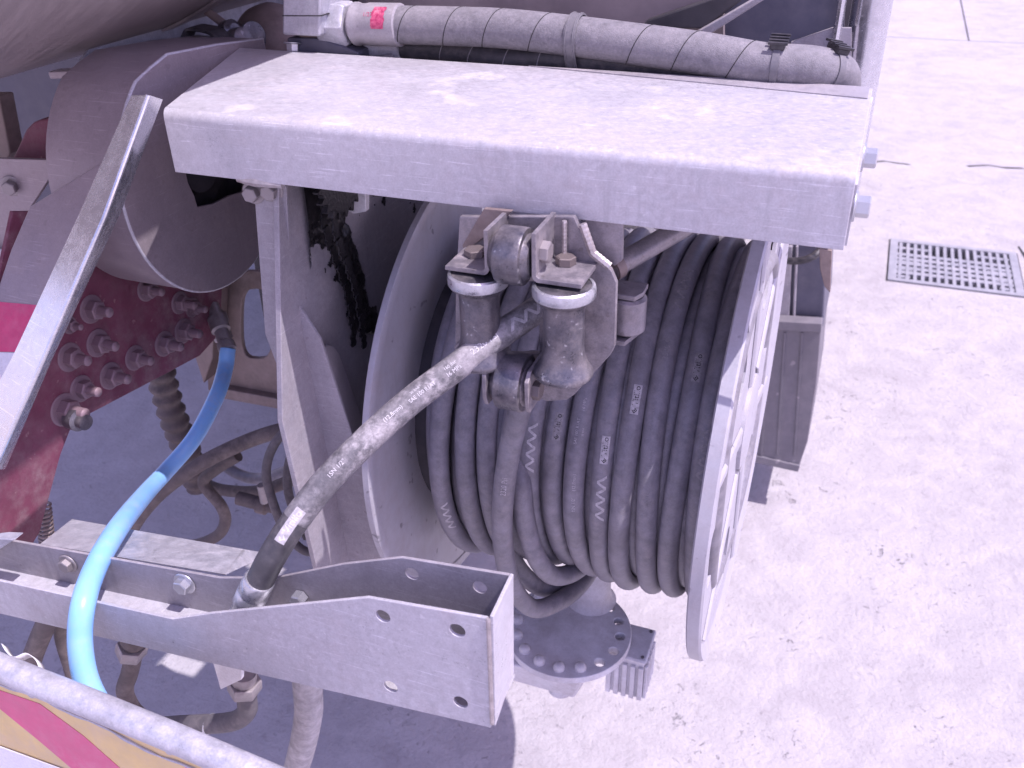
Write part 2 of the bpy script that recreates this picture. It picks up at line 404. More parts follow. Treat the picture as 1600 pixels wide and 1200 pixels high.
def print_on(path, t0, g, size, m, parent, psi0=0.0, asp=1.0, lift=.00025, name='print', face_dir=None):
    vs, fs = g; b = MB(); c0, T0 = path.frame(t0)
    N0 = -c0 if face_dir is None else np.asarray(face_dir, float)
    V = []
    for x, y in vs:
        c, T = path.frame(t0+x*size*asp); n = nrm(N0-T*(N0@T)); up = np.cross(n, T)
        a = psi0+y*size/path.r
        V.append(b.v(c+(path.r+lift)*(math.cos(a)*n+math.sin(a)*up)))
    for f in fs: b.face([V[i] for i in f])
    return b.build(name, m, parent, flat=True)
def label_box(path, t0, wdt, hgt, m, parent, psi0=0.0, lift=.00015):
    vs, fs = [], []; nx, ny = 10, 4
    for j in range(ny+1):
        for i in range(nx+1): vs.append((-wdt/2+wdt*i/nx, -hgt/2+hgt*j/ny))
    for j in range(ny):
        for i in range(nx): k = j*(nx+1)+i; fs.append((k, k+1, k+nx+2, k+nx+1))
    return print_on(path, t0, (vs, fs), 1.0, m, parent, psi0, 1.0, lift, 'print_panel')

# ------------------------------------------------------------------ ground
g = MB().box((-150, -150, -1.75), (150, 150, -1.66)); struct(g.build('ground', MT['brown_panel']))
def rect(a, b): return [(a[0], a[1]), (b[0], a[1]), (b[0], b[1]), (a[0], b[1])]
GX0, GX1, GY0, GY1 = .165, .645, 3.455, 3.885
sb = MB().plate(rect((-30, -20), (30, 8.19)), [rect((GX0, GY0), (GX1, GY1))], (0, 0, -1.62), (1, 0, 0), (0, 1, 0), .12)
struct(sb.build('concrete_slab', MT['concrete']))
for a, b in (((-30, 8.215), (.62, 60)), ((.632, 8.215), (30, 60))):
    struct(MB().box((a[0], a[1], -1.62), (b[0], b[1], -1.502)).build('concrete_slab', MT['concrete']))
struct(MB().box((-30, 8.17, -1.66), (30, 8.24, -1.535)).build('joint_filler', MT['flap']))
for pts in ([(1366, 253), (1385, 252), (1402, 255), (1424, 257)], [(1515, 260), (1545, 258), (1572, 262), (1601, 263)], [(1590, 385), (1612, 420), (1640, 470)]):
    q = PP(pts, z=-1.4985); L_ = [p+A(random.uniform(-.02, .02), .008, 0) for p in q]; R_ = [p-A(0, random.uniform(.002, .012), 0) for p in q[::-1]]
    b = MB(); vs = [b.v(p) for p in L_+R_]; b.face(vs); struct(b.build('crack', MT['pit'], flat=True))

# drain grate let into the slab
dg = thing('drain_grate', 'grey cast iron drain grate set flush in the pale concrete', 'drain grate', (.405, 3.67, -1.5))
fr = MB().plate(rect((.17, 3.46), (.64, 3.88)), [rect((.20, 3.485), (.61, 3.855))], (0, 0, -1.55), (1, 0, 0), (0, 1, 0), .056)
fr.build('frame', MT['iron'], dg, .002)
MB().box((.17, 3.46, -1.612), (.64, 3.88, -1.60)).build('pit_floor', MT['pit'], dg)
for k in range(15):
    x = .212+k*.0275; MB().box((x-.006, 3.485, -1.53), (x+.006, 3.855, -1.497)).build('bar', MT['iron'], dg)
for y in (3.555, 3.60, 3.645, 3.69, 3.735): MB().box((.20, y-.013, -1.53), (.61, y+.013, -1.4985)).build('cross_bar', MT['iron'], dg)
for sgn, xa in ((1, .20), (-1, .61)):
    for k in range(5):
        y = 3.505+k*.072
        MB().prism([(xa, y, -1.53), (xa+sgn*(.05+.018*k), y, -1.53), (xa+sgn*(.05+.018*k), y+.022, -1.53), (xa, y+.022, -1.53)], (0, 0, .0305)).build('rib', MT['iron'], dg)

# ------------------------------------------------------------------ truck body pieces at the back
tb = thing('truck_body', 'dark underside and brown rear bulkhead of the truck body behind the hoses', 'truck', (-1.2, 1.6, -1.0))
MB().prism(PP([(560, -160), (1130, -160), (1130, 120), (560, 120)], y=.955), (0, .01, 0)).build('bulkhead', MT['brown_panel'], tb)
MB().prism(PP([(1085, -240), (1330, -200), (1318, 52), (1240, 66), (1085, 70)], y=.985), (0, .012, 0)).build('dark_panel', MT['dark_blue'], tb)
MB().hexa(PP([(1010, 32), (1112, -2), (1150, -14), (1160, 0), (1100, 45), (1000, 45)], y=.93), [p+A(0, .018, 0) for p in PP([(1010, 32), (1112, -2), (1150, -14), (1160, 0), (1100, 45), (1000, 45)], y=.93)]).build('stay', MT['dark'], tb, .002)
MB().prism(PP([(1085, 52), (1190, -8), (1206, -8), (1112, 52)], y=.915), (0, .02, 0)).build('stay', MT['alu_dusty'], tb, .001)
MB().box((-2.3, 2.1, -.78), (-.035, 5.2, .75)).build('body_box', MT['dark'], tb)
MB().box((-.82, 1.3, -.9), (-.74, 5.0, -.62)).build('chassis_beam', MT['dark'], tb)
MB().box((-.40, 1.3, -.9), (-.32, 5.0, -.62)).build('chassis_beam', MT['dark'], tb)
MB().tube([P(1303, 80, y=.975), P(1326, -60, y=.975)], .004, 8).build('edge_strip', MT['alu_bright'], tb)
MB().prism(PP([(1236, 66), (1300, 44), (1330, 44), (1330, 110), (1236, 110)], y=.978), (0, .006, 0)).build('lit_plate', MT['alu_dusty'], tb)

cp = thing('corner_post', 'round bright metal corner post rising behind the right end of the hoses', 'post', P(1335, 140, y=1.0))
c0, c1 = P(1338, 150, y=1.0), P(1338, 150, y=1.0)+A(0, 0, .5)
MB().tube([c0-A(0, 0, .1), c1], .0185, 28).build('tube', MT['alu_bright'], cp)
MB().prism(PP([(1290, 150), (1318, -40), (1326, -40), (1302, 150)], y=1.03), (0, .012, 0)).build('side_fin', MT['alu'], cp, .002)
MB().box(P(1352, 128, y=1.02)+A(-.012, 0, -.012), P(1352, 128, y=1.02)+A(.006, .03, .006)).build('foot_block', MT['dark'], cp, .002)

mf = thing('mud_flap', 'dusty grey mud flap hanging behind the right reel flange', 'mud flap', (-.1, 1.95, -1.36))
MB().hexa(PP([(1050, 505), (1283, 518), (1276, 600), (1262, 690), (1247, 734), (1050, 690)], y=1.95), [p+A(0, .19, 0) for p in PP([(1050, 505), (1283, 518), (1276, 600), (1262, 690), (1247, 734), (1050, 690)], y=1.95)]).build('rubber_sheet', MT['flap'], mf, .003)
MB().prism(PP([(1050, 492), (1284, 506), (1283, 520), (1050, 507)], y=1.94), (0, .035, 0)).build('top_rail', MT['flap'], mf, .002)
MB().prism(PP([(1050, 682), (1250, 728), (1247, 738), (1050, 694)], y=1.945), (0, .03, 0)).build('bottom_rail', MT['flap'], mf, .002)
for px in (1200, 1225, 1252): MB().prism(PP([(px, 520), (px+3, 520), (px-9, 712), (px-12, 712)], y=1.947), (0, .006, 0)).build('crease', MT['flap'], mf)
tl = thing('under_body_box', 'blue grey panelled box above the mud flap beneath the beam end', 'tool box', P(1250, 500, y=1.96))
MB().prism(PP([(1205, 380), (1292, 380), (1286, 512), (1205, 500)], y=1.99), (0, .25, 0)).build('shell', MT['dark_blue'], tl, .004)
for a, b in ((1222, 1238), (1243, 1247)): MB().prism(PP([(a, 385), (b, 385), (b-5, 500), (a-5, 499)], y=1.975), (0, .012, 0)).build('vertical_rail', MT['alu_dusty'], tl, .002)
MB().tube(spline(PY([(1205, 402, 1.96), (1240, 408, 1.95), (1268, 402, 1.95), (1284, 388, 1.97)])), .008, 10).build('cable', MT['plastic'], tl)

# ------------------------------------------------------------------ tank (lies along the truck, lower right side in view)
tk = thing('tank', 'large brushed metal tank overhead with a dark underside at top left', 'tank', (-.95, 2.0, -.23))
TR = .63; tc = A(-.8-.247*TR, 0, -.204+.97*TR)
MB().lathe([(TR-.3, -.16), (TR-.15, -.14), (TR-.05, -.08), (TR-.01, -.03), (TR, 0), (TR, 3.3), (TR-.1, 3.4), (TR-.4, 3.44)], tc+A(0, .40, 0), (0, 1, 0), 96).build('shell', MT['tank'], tk)
MB().lathe([(TR+.0008, 0), (TR+.003, .003), (TR+.003, .022), (TR+.0008, .025)], tc+A(0, .86, 0), (0, 1, 0), 96, False).build('weld_seam', MT['tank'], tk)

# ------------------------------------------------------------------ aluminium beam across the top
bm_ = thing('top_beam', 'long bright folded aluminium beam running above the hose reel', 'beam', (-.28, .7, -.243))
def arc2(c, r, a0, a1, n=5): return [(c[0]+r*math.cos(math.radians(a0+(a1-a0)*k/n)), c[1]+r*math.sin(math.radians(a0+(a1-a0)*k/n))) for k in range(n+1)]
R0_ = .0075
prof = [(.600, -.2432)]+arc2((.600+R0_, -.1915-R0_), R0_, 180, 90)+arc2((.825, -.1958), .0043, 90, 0, 4)+[(.8293, -.245)]
inn = [(.8263, -.245), (.8263, -.1962), (.825, -.1945), (.611, -.1945), (.603, -.2025), (.603, -.2432)]
MB().hexa([(-.533-.37*(y-.6), y, z) for y, z in prof+inn], [(-.0005, y, z) for y, z in prof+inn]).build('folded_sheet', MT['alu'], bm_, .0006)
MB().box((-.60, .8300, -.2475), (-.004, .915, -.2440)).build('hidden_sun_block', MT['alu_dusty'], bm_)  # unseen plate added behind the beam to keep sun off the hose wraps
rs = [A(-.30, .8245, -.1913), A(-.003, .789, -.1913), A(-.003, .8265, -.1913)]
MB().hexa(rs, [p+A(0, 0, .0007) for p in rs]).build('rear_strip', MT['alu_dusty'], bm_)
MB().prism([(-.0022, y, z) for y, z in [(.606, -.242), (.606, -.2005), (.611, -.1965), (.818, -.1965), (.8235, -.2025), (.8235, -.242)]], (.0032, 0, 0)).build('end_plate', MT['alu'], bm_)
for px, py, y in ((1349, 246, None), (1337, 322, .615)):
    q = P(px, py, z=-.213) if y is None else P(px, py, y=y)
    bolt(bm_, (.001, q[1], q[2]), (1, 0, 0), .0072, .0085, 'zinc', True, .3)
MB().hexa(PP([(1280, 388), (1300, 392), (1297, 458), (1288, 448), (1281, 420)], y=.655), [p+A(0, .004, 0) for p in PP([(1280, 388), (1300, 392), (1297, 458), (1288, 448), (1281, 420)], y=.655)]).build('end_tab', MT['steel_brown'], bm_, .0006)
MB().tube([P(372, 279, y=.603), P(400, 284, y=.603), P(442, 289, y=.603)], [.003, .0045, .003], 8).build('weld_bead', MT['weld'], bm_)

# ------------------------------------------------------------------ post hanging from the beam (folded strap)
ps = thing('support_strap', 'folded dull aluminium strap bolted under the beam and running down beside the reel', 'bracket', P(560, 860, y=.64))
MB().hexa(PP([(391, 276), (432, 276), (447, 292), (456, 462), (500, 530), (414, 522), (397, 302)], y=.635), [p+A(0, .0035, 0) for p in PP([(391, 276), (432, 276), (447, 292), (456, 462), (500, 530), (414, 522), (397, 302)], y=.635)]).build('upper_plate', MT['alu_dusty'], ps, .0006)
lo = [P(414, 521, y=.635), P(500, 529, y=.635), P(616, 885, y=.655), P(548, 885, y=.655)]
MB().hexa(lo, [p+A(0, .0035, 0) for p in lo]).build('lower_plate', MT['alu_dusty'], ps, .0006)
fl = [P(501, 545, y=.636), P(508, 538, y=.650), P(518, 541, y=.668), P(526, 552, y=.672), P(575, 690, y=.69), P(632, 885, y=.70), P(617, 885, y=.656)]
MB().hexa(fl, [p+A(.003, .0, 0) for p in fl]).build('side_lip', MT['alu_dusty'], ps, .0006)
for px, py in ((397, 300), (425, 297)): bolt(ps, P(px, py, y=.634), (.1, -1, 0), .0072, .008, 'bolt', True)

# ------------------------------------------------------------------ hose reel
XL, XR, YC, ZC, RF = -.394, -.068, .873, -.565, .257
rl = thing('hose_reel', 'large grey hose reel with two round flanges under the beam', 'hose reel', (-.23, .873, ZC-RF))
def circ(r, n, a0=0, a1=360, c=(0, 0)): return [(c[0]+r*math.cos(math.radians(a0+(a1-a0)*k/n)), c[1]+r*math.sin(math.radians(a0+(a1-a0)*k/n))) for k in range(n)]
def flange(x, th, holes, name, m):
    f = MB().plate(circ(RF-.004, 128), holes, (x, YC, ZC), (0, 1, 0), (0, 0, 1), th)
    o = f.build(name, m, rl, .0008)
    return o
def slot(a, w0, w1, r0, r1):
    """rounded opening between two spokes"""
    pts = []
    for k in range(7): t = a-w1+2*w1*k/6; pts.append((r1*math.cos(math.radians(t)), r1*math.sin(math.radians(t))))
    for k in range(7): t = a+w0-2*w0*k/6; pts.append((r0*math.cos(math.radians(t)), r0*math.sin(math.radians(t))))
    out = []
    n = len(pts)
    for i in range(n):                       # cut the four corners round
        p, q, r = np.array(pts[i-1]), np.array(pts[i]), np.array(pts[(i+1) % n])
        if i in (0, 6, 7, 13):
            d1 = nrm(p-q)*.012; d2 = nrm(r-q)*.012
            out += [tuple(q+d1), tuple(q+.3*(d1+d2)), tuple(q+d2)]
        else: out.append(tuple(q))
    return out
lf = flange(XL-.004, .004, [], 'flange', MT['flange'])
MB().lathe([(RF-.012, -.0075), (RF-.001, -.0075), (RF+.001, -.006), (RF+.001, 0.0), (RF-.002, .0016), (RF-.012, .0008)], (XL, YC, ZC), (1, 0, 0), 128, False).build('rolled_rim', MT['flange'], lf)
rf = flange(XR-.0055, .004, [slot(a+12, 8, 12, .125, .205) for a in range(0, 360, 60)], 'flange', MT['flange'])
MB().lathe([(RF-.018, .0030), (RF-.001, .0085), (RF+.001, .0065), (RF+.001, -.0045), (RF-.001, -.006), (RF-.012, -.006)], (XR-.005, YC, ZC), (1, 0, 0), 128, False).build('rolled_rim', MT['flange'], rf)
for a in range(0, 360, 60):
    t = math.radians(a+42); u = A(0, math.cos(t), math.sin(t)); n2 = A(0, -math.sin(t), math.cos(t)); b0 = A(XR-.0015, YC, ZC)
    q = [b0+u*.06+n2*.012, b0+u*.238+n2*.007, b0+u*.238-n2*.007, b0+u*.06-n2*.012]
    q1 = [p*1+A(.0035, 0, 0)-nn*.004 for p, nn in zip(q, (n2, n2, -n2, -n2))]
    MB().hexa(q, q1).build('pressed_spoke', MT['flange'], rf, .002)
MB().lathe([(RF-.02, 0), (RF-.02, .0015)], (XR-.0095, YC, ZC), (1, 0, 0), 96).build('backing_disc', MT['flange'], rf)
MB().lathe([(.055, 0), (.055, .004), (.045, .006), (.028, .007)], (XR-.0015, YC, ZC), (1, 0, 0), 48).build('hub', MT['flange'], rf)
MB().lathe([(.155, 0), (.155, XR-XL-.006)], (XL, YC, ZC), (1, 0, 0), 64).build('drum', MT['dark'], rl)
MB().lathe([(.02, 0), (.02, .08)], (XL-.084, YC, ZC), (1, 0, 0), 24).build('axle', MT['steel'], rl)

# side panel that carries the reel, chain drive and grease
sp = thing('reel_side_plate', 'greasy dark plate standing between the strap and the reel', 'side plate', (-.455, .95, -.76))
MB().plate([(-.27, -.19), (.40, -.19), (.40, .37), (-.10, .37), (-.235, .33), (-.29, .1)], [], (-.462, YC, ZC), (0, 1, 0), (0, 0, 1), .006).build('plate', MT['alu_dusty'], sp, .001)
MB().box((-.72, 1.21, -.85), (-.33, 1.23, -.16)).build('rear_plate', MT['dark'], sp)
sb2 = MB()
from mathutils import noise as mnoise
NY, NZ = 190, 190; grid = {}
for a in range(NY):
    for b in range(NZ):
        y = .66+.30*a/NY; z = -.215-.30*b/NZ
        u = A(-.4558, y, z); d_ = u@CF; px = 800+FPX*(u@CR)/d_; py = 600-FPX*(u@CU)/d_
        e = math.exp(-((px-470)/28)**2-((py-345)/75)**2)+math.exp(-((px-505-(py-300)*.32)/26)**2)*(1 if py < 520 else .3)+math.exp(-((py-285)/40)**2)*.7
        n_ = mnoise.fractal(Vector((y*60, z*60, 3)), .9, 2.1, 5)
        grid[a, b] = (e*.95+.42*n_-.50, u)
gv = {}
def gvert(k):
    if k not in gv: gv[k] = sb2.v(grid[k][1]+A(max(0.0, min(.006, grid[k][0]*.012)), 0, 0))
    return gv[k]
for a in range(NY-1):
    for b in range(NZ-1):
        q = [(a, b), (a+1, b), (a+1, b+1), (a, b+1)]
        if sum(grid[k][0] for k in q) > 0: sb2.face([gvert(k) for k in q])
gr = sb2.build('grease_smear', MT['grease'], sp); gr['kind'] = 'stuff'
ch = thing('drive_chain', 'greasy black roller chain hanging behind the strap', 'chain', P(560, 500, x=-.445))
cpts = Path(spline([P(a, b, x=-.440) for a, b in ((520, 290), (512, 330), (520, 375), (535, 415), (548, 455), (556, 500), (560, 540))], 12), .004)
k = 0; t = 0
while t < cpts.s[-1]:
    c, T = cpts.frame(t); n = A(1, 0, 0); b2 = np.cross(T, n)
    for sgn in (-1, 1):
        o = n*sgn*(.006 if k % 2 else .0045)
        MB().prism([c+o+T*a+b2*b for a, b in ((-.007, -.003), (-.004, -.0052), (0, -.0036), (.004, -.0052), (.007, -.003), (.007, .003), (.004, .0052), (0, .0036), (-.004, .0052), (-.007, .003))], n*.0014).build('link', MT['grease'], ch)
    t += .0115; k += 1
spk = thing('sprocket', 'black greasy toothed sprocket just under the beam', 'sprocket', P(520, 330, x=-.43))
sc = P(525, 268, x=-.436)
tp = []
for k in range(22):
    for f, r in ((0, .036), (.3, .036), (.45, .042), (.6, .042)): a = 2*math.pi*(k+f)/22; tp.append((r*math.cos(a), r*math.sin(a)))
MB().plate(tp, [], sc, (0, 1, 0), (0, 0, 1), .006).build('toothed_disc', MT['grease'], spk, .0005)
MB().lathe([(.015, 0), (.015, .02)], sc-A(.02, 0, 0), (1, 0, 0), 20).build('hub', MT['grease'], spk)
ab = thing('angle_bracket', 'small pale angle bracket showing under the beam between strap and reel', 'bracket', P(555, 333, y=.73))
MB().prism(PP([(520, 290), (552, 290), (552, 334), (520, 318)], y=.732), (0, .003, 0)).build('face_plate', MT['white_tape'], ab, .0005)
MB().prism(PP([(553, 285), (571, 285), (571, 331), (553, 334)], y=.729), (0, .008, 0)).build('edge_plate', MT['white_tape'], ab, .0005)

# ------------------------------------------------------------------ hose: wraps on the drum, lead through the rollers to the channel
hs = thing('hydraulic_hose', 'long black rubber hose wound on the reel and led out through the rollers', 'hose', (-.24, .66, -.78))
HR = .0105
wraps = []
N_OUT = 12
spec_r = [.196, .194, .190, .188, .187, .184, .188, .190, .1935, .1925, .189, .188]
def ring(xc, rc, tilt, sag, wob, ph, n=96):
    out = []
    for k in range(n):
        a = 2*math.pi*k/n
        rr = rc+wob*math.sin(2*a+ph)
        z = ZC+rr*math.sin(a); s_ = sag*max(0, -math.sin(a))**2
        out.append((xc+tilt*math.cos(a+ph)*.5+.002*math.sin(3*a+ph), YC+rr*math.cos(a), z-s_))
    return out
xs = [-.3445+k*(.2565/11) for k in range(12)]
for k in range(12):
    pts = ring(xs[k], spec_r[k], random.uniform(-.006, .006), random.uniform(.000, .007), .0012, random.uniform(0, 6))
    o = MB().tube(pts, HR, 16, closed=True).build('wrap', MT['rubber'], hs); wraps.append((o, Path(pts+pts[:1], HR), xs[k]))
for k in range(13):
    pts = ring(-.356+k*.0233, .178+random.uniform(-.003, .003), random.uniform(-.006, .006), random.uniform(0, .004), .001, random.uniform(0, 6))
    MB().tube(pts, HR, 12, closed=True).build('wrap', MT['rubber'], hs)
# the loop that has come loose and hangs below the drum
lp1 = spline(PY([(838, 560, .628), (815, 630, .634), (797, 700, .640), (786, 780, .648), (786, 850, .660), (800, 915, .675), (832, 950, .70), (872, 940, .73), (905, 915, .77), (930, 880, .82)]), 10)
o = MB().tube(lp1, HR, 16).build('loose_loop', MT['rubber'], hs); wraps.append((o, Path(lp1[::-1], HR), 0)); LOOP = len(wraps)-1
lp2 = spline(PY([(808, 660, .72), (812, 715, .690), (815, 765, .672), (822, 820, .675), (838, 870, .68), (862, 898, .70), (893, 895, .73), (925, 868, .77), (945, 830, .81)]), 10)
MB().tube(lp2, HR, 16).build('loose_loop', MT['rubber'], hs)
lp3 = spline(PY([(760, 700, .700), (772, 790, .700), (790, 850, .705), (815, 895, .72), (848, 918, .74), (885, 912, .77), (915, 885, .80)]), 10)
MB().tube(lp3, HR, 16).build('loose_loop', MT['rubber'], hs)
# lead
lead = spline(PY([(905, 425, .662), (872, 460, .632), (830, 490, .590), (770, 531, .560), (700, 583, .533), (640, 628, .508), (575, 686, .478), (510, 752, .449), (458, 818, .424), (424, 872, .408), (404, 912, .400)]), 10)
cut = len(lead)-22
ld = MB().tube(lead[:cut+1], HR, 20).build('lead', MT['rubber_dusty'], hs)
MB().tube(lead[cut:], HR-.00015, 20).build('lead_end', MT['rubber_dark'], hs)  # clean hose end; its lack of sun is also put into the darker colour
LP = Path(lead, HR)
fa, fb = P(406, 905, y=.4005), P(378, 962, y=.396)
fx = nrm(fb-fa)
fer = MB().lathe([(.0109, 0), (.0116, .001), (.0119, .012), (.0114, .013), (.0114, .016), (.0119, .017), (.0119, .028), (.0105, .030), (.0105, .05)], fa, fx, 24).build('ferrule', MT['zinc'], hs)

# printing on the hose
def near_wrap(px, py):
    best = None
    for o, path, x in wraps:
        D = path.p; d = D@CF; u = 800+FPX*(D@CR)/d; v = 600-FPX*(D@CU)/d
        e = (u-px)**2+(v-py)**2+4000*(D[:, 1] > .84); i = int(np.argmin(e))
        if best is None or e[i] < best[0]: best = (e[i], o, path, i)
    return best
PR, PB, PFT, INK = MT['print'], MT['print_bright'], MT['print_faint'], MT['ink']
def wr_text(px, py, s, size, m, psi=0.0, asp=1.0):
    _, o, path, i = near_wrap(px, py)
    # text must read upwards: reverse the path when it runs down the picture
    t = path.s[i]; c, T = path.frame(t)
    if T@CU < 0:
        path = Path(path.p[::-1], path.r); t = path.s[-1]-t
    if s == 'logo':
        label_box(path, t, .026, .0078, m, o, psi)
        print_on(path, t+.0034, glyphs('Vitillo'), .0074, INK, o, psi)
        d = .0026
        q = [(-d, 0), (0, d), (d, 0), (0, -d)]; q2 = [(a*.62, b*.62) for a, b in q]
        vs = q+q2+[(a*.34, b*.34) for a, b in q]; fs = [(i, (i+1) % 4, 4+(i+1) % 4, 4+i) for i in (0, 2, 3)]+[(8, 9, 10, 11)]
        print_on(path, t-.0096, (vs, fs), 1.0, INK, o, psi)
    elif s == 'zig': print_on(path, t, zigzag(4), size, m, o, psi, 1.25)
    else: print_on(path, t, glyphs(s), size, m, o, psi, asp)
for a in ((1072, 455, 'zig', .0095, PFT), (935, 768, 'zig', .0095, PR), (1086, 715, 'zig', .0095, PFT), (836, 698, 'zig', .0095, PR), (796, 655, 'zig', .0095, PFT), (690, 800, 'zig', .0085, PR),
          (1048, 548, '2320 Psi', .0072, PFT), (930, 850, '2320 Psi', .0072, PR), (784, 745, '2320 Psi', .0072, PR), (1076, 830, '2320 Psi', .007, PFT),
          (995, 625, 'logo', 0, PR), (962, 695, 'logo', 0, PR), (1079, 580, 'logo', 0, PFT), (858, 665, 'logo', 0, PFT),
          (893, 668, 'SAE 100 R1AT', .0040, PR, .25), (1027, 655, 'SAE 100 R1AT', .0040, PFT, .25), (892, 668, '20 BAR', .0026, PR, -.3), (1027, 655, '20 BAR', .0026, PFT, -.3),
          (886, 738, '(12,8mm)', .0046, PR), (1022, 712, '(12,8mm)', .0046, PFT), (1034, 606, '16 MPa', .0040, PFT), (900, 622, '16 MPa', .0040, PR), (1034, 606, '160 Bar', .0030, PFT, .5),
          (881, 785, '1SN 1/2"', .0048, PR), (1014, 775, '1SN 1/2"', .0048, PFT), (845, 830, '1SN 1/2"', .0042, PFT), (778, 820, '16 MPa', .0036, PR), (664, 700, 'SAE 100 R1AT', .0036, PFT)): wr_text(*a)
def ld_text(px, py, s, size, m, psi=0.0):
    t = LP.nearest(px, py); path = Path(LP.p[::-1], LP.r); t = path.s[-1]-t
    if s == 'logo':
        label_box(path, t, .027, .008, PR, ld, psi); print_on(path, t+.0034, glyphs('Vitillo'), .0074, PB, ld, psi, lift=.0004)
        d = .0026; q = [(-d, 0), (0, d), (d, 0), (0, -d)]; q2 = [(a*.5, b*.5) for a, b in q]
        print_on(path, t-.0096, (q+q2, [(i, (i+1) % 4, 4+(i+1) % 4, 4+i) for i in (0, 2, 3)]), 1.0, PB, ld, psi, lift=.0004)
    elif s == 'zig': print_on(path, t, zigzag(3), size, m, ld, psi, 1.25)
    else: print_on(path, t, glyphs(s), size, m, ld, psi)
for a in ((452, 812, 'logo', 0, PR, .1), (756, 541, '2320 Psi', .0066, PB, .15), (704, 580, '16 MPa', .0046, PB, -.12), (706, 578, '160 Bar', .0036, PB, .36), (656, 617, 'SAE 100 R1AT', .0040, PB, .0),
          (652, 618, '20 BAR', .0026, PB, .42), (612, 652, '(12,8mm)', .0044, PB, .15), (528, 735, '1SN 1/2"', .0046, PB, .1), (820, 494, 'zig', .009, PR, .1)): ld_text(*a)

# ------------------------------------------------------------------ roller guide under the beam
rg = thing('roller_guide', 'four roller steel hose guide bolted under the middle of the beam', 'roller guide', (-.21, .58, -.39))
pl = MB()
op = [P(a, b, y=.596) for a, b in ((722, 335), (900, 335), (927, 398), (957, 417), (966, 438), (963, 537), (958, 548), (900, 612), (888, 620), (858, 622), (800, 604), (762, 575), (724, 548), (715, 530), (716, 440))]
hp = [P(a, b, y=.596) for a, b in ((764, 436), (846, 436), (846, 548), (764, 548))]
pl.plate([(p[0], p[2]) for p in op], [[(p[0], p[2]) for p in hp]], (0, .596, 0), (1, 0, 0), (0, 0, 1), .005)
pl.build('mounting_plate', MT['bracket'], rg, .0006)
MB().hexa(PP([(756, 326), (800, 330), (780, 352), (768, 362), (726, 394), (722, 384)], y=.588), [p+A(0, .004, 0) for p in PP([(756, 326), (800, 330), (780, 352), (768, 362), (726, 394), (722, 384)], y=.588)]).build('arm_plate', MT['steel_brown'], rg, .0006)
MB().hexa(PP([(905, 338), (973, 345), (972, 407), (960, 416), (925, 398)], y=.602), [p+A(0, .005, 0) for p in PP([(905, 338), (973, 345), (972, 407), (960, 416), (925, 398)], y=.602)]).build('rear_plate', MT['bracket'], rg, .0006)
wb = Path([P(910, 350, y=.589), P(926, 395, y=.589), P(952, 416, y=.590)], .003)
q = [wb.at(wb.s[-1]*k/40) for k in range(41)]
MB().tube(q, [.0030+.0004*abs(math.sin(k*.9)) for k in range(41)], 8).build('weld_bead', MT['weld'], rg)
q = [P(882, 345+k*1.5, y=.587) for k in range(40)]
MB().tube(q, [.0017+.0003*abs(math.sin(k*.8)) for k in range(40)], 8).build('weld_bead', MT['weld'], rg)
SPOOL = [(.018, 0), (.0216, .0006), (.0224, .0022), (.0222, .0042), (.0200, .0075), (.0178, .0115), (.0161, .0165), (.0152, .0225), (.0149, .030), (.0149, .052), (.0152, .0565), (.0163, .0595), (.0190, .0618), (.0214, .0635), (.0222, .0652), (.0224, .0700), (.0219, .0722), (.0205, .0735), (.0198, .0728), (.012, .0728)]
for x in (-.1790, -.2440):
    vr = MB().lathe(SPOOL, (x, .560, -.349), (0, 0, 1), 40).build('vertical_roller', MT['steel'], rg)
    MB().lathe([(.0222, .0650), (.0226, .0656), (.0227, .0702), (.0222, .0727), (.0207, .0738), (.0196, .0734)], (x, .560, -.349), (0, 0, 1), 48, False).build('worn_lit_rim', MT['zinc'], vr)  # worn edge in brighter metal, added to carry the sunlit crescent
def lprof(x0, z0, wx, hz, t, sgn):
    """L profile in x-z: upright at x0, foot running sgn*wx sideways at z0"""
    r = .005; pts = [(x0, z0+hz), (x0, z0+r)]
    for k in range(1, 6): a = math.radians(90*k/6); pts.append((x0+sgn*(r-r*math.cos(a)), z0+r-r*math.sin(a)))
    pts += [(x0+sgn*r, z0), (x0+sgn*wx, z0), (x0+sgn*wx, z0+t), (x0+sgn*(r+.001), z0+t)]
    for k in range(1, 4): a = math.radians(90-90*k/4); pts.append((x0+sgn*(t+.0028-.0028*math.cos(a)), z0+t+.0028-.0028*math.sin(a)))
    pts += [(x0+sgn*t, z0+r), (x0+sgn*t, z0+hz)]
    return pts
MB().prism([(x, .5515, z) for x, z in lprof(-.2000, -.2735, .036, .036, .0032, 1)], (0, .0435, 0)).build('angle_bracket', MT['bracket'], rg, .0008)
MB().prism([(x, .5515, z) for x, z in lprof(-.2320, -.2735, .034, .034, .0032, -1)], (0, .0435, 0)).build('angle_bracket', MT['bracket'], rg, .0008)
def wheel(z, x0, x1, r):
    MB().lathe([(r*.62, -.006), (r*.72, -.004), (r*.80, -.0005), (r*.97, 0), (r, .0015), (r, x1-x0-.0015), (r*.97, x1-x0), (r*.80, x1-x0+.0005), (r*.72, x1-x0+.003), (r*.62, x1-x0+.0045)], (x0, .560, z), (1, 0, 0), 44).build('horizontal_roller', MT['steel'], rg)
wheel(-.2590, -.2255, -.2065, .0208)
wheel(-.3625, -.2275, -.2075, .0225)
bolt(rg, P(884, 412, z=-.2700), (0, 0, 1), .0075, .006, 'rust', False, .2)
bolt(rg, (-.1967, .565, -.2555), (1, 0, 0), .0080, .006, 'bolt', False, .4)
bolt(rg, P(743, 398, z=-.2700), (0, 0, 1), .0085, .005, 'rust', False, .5)
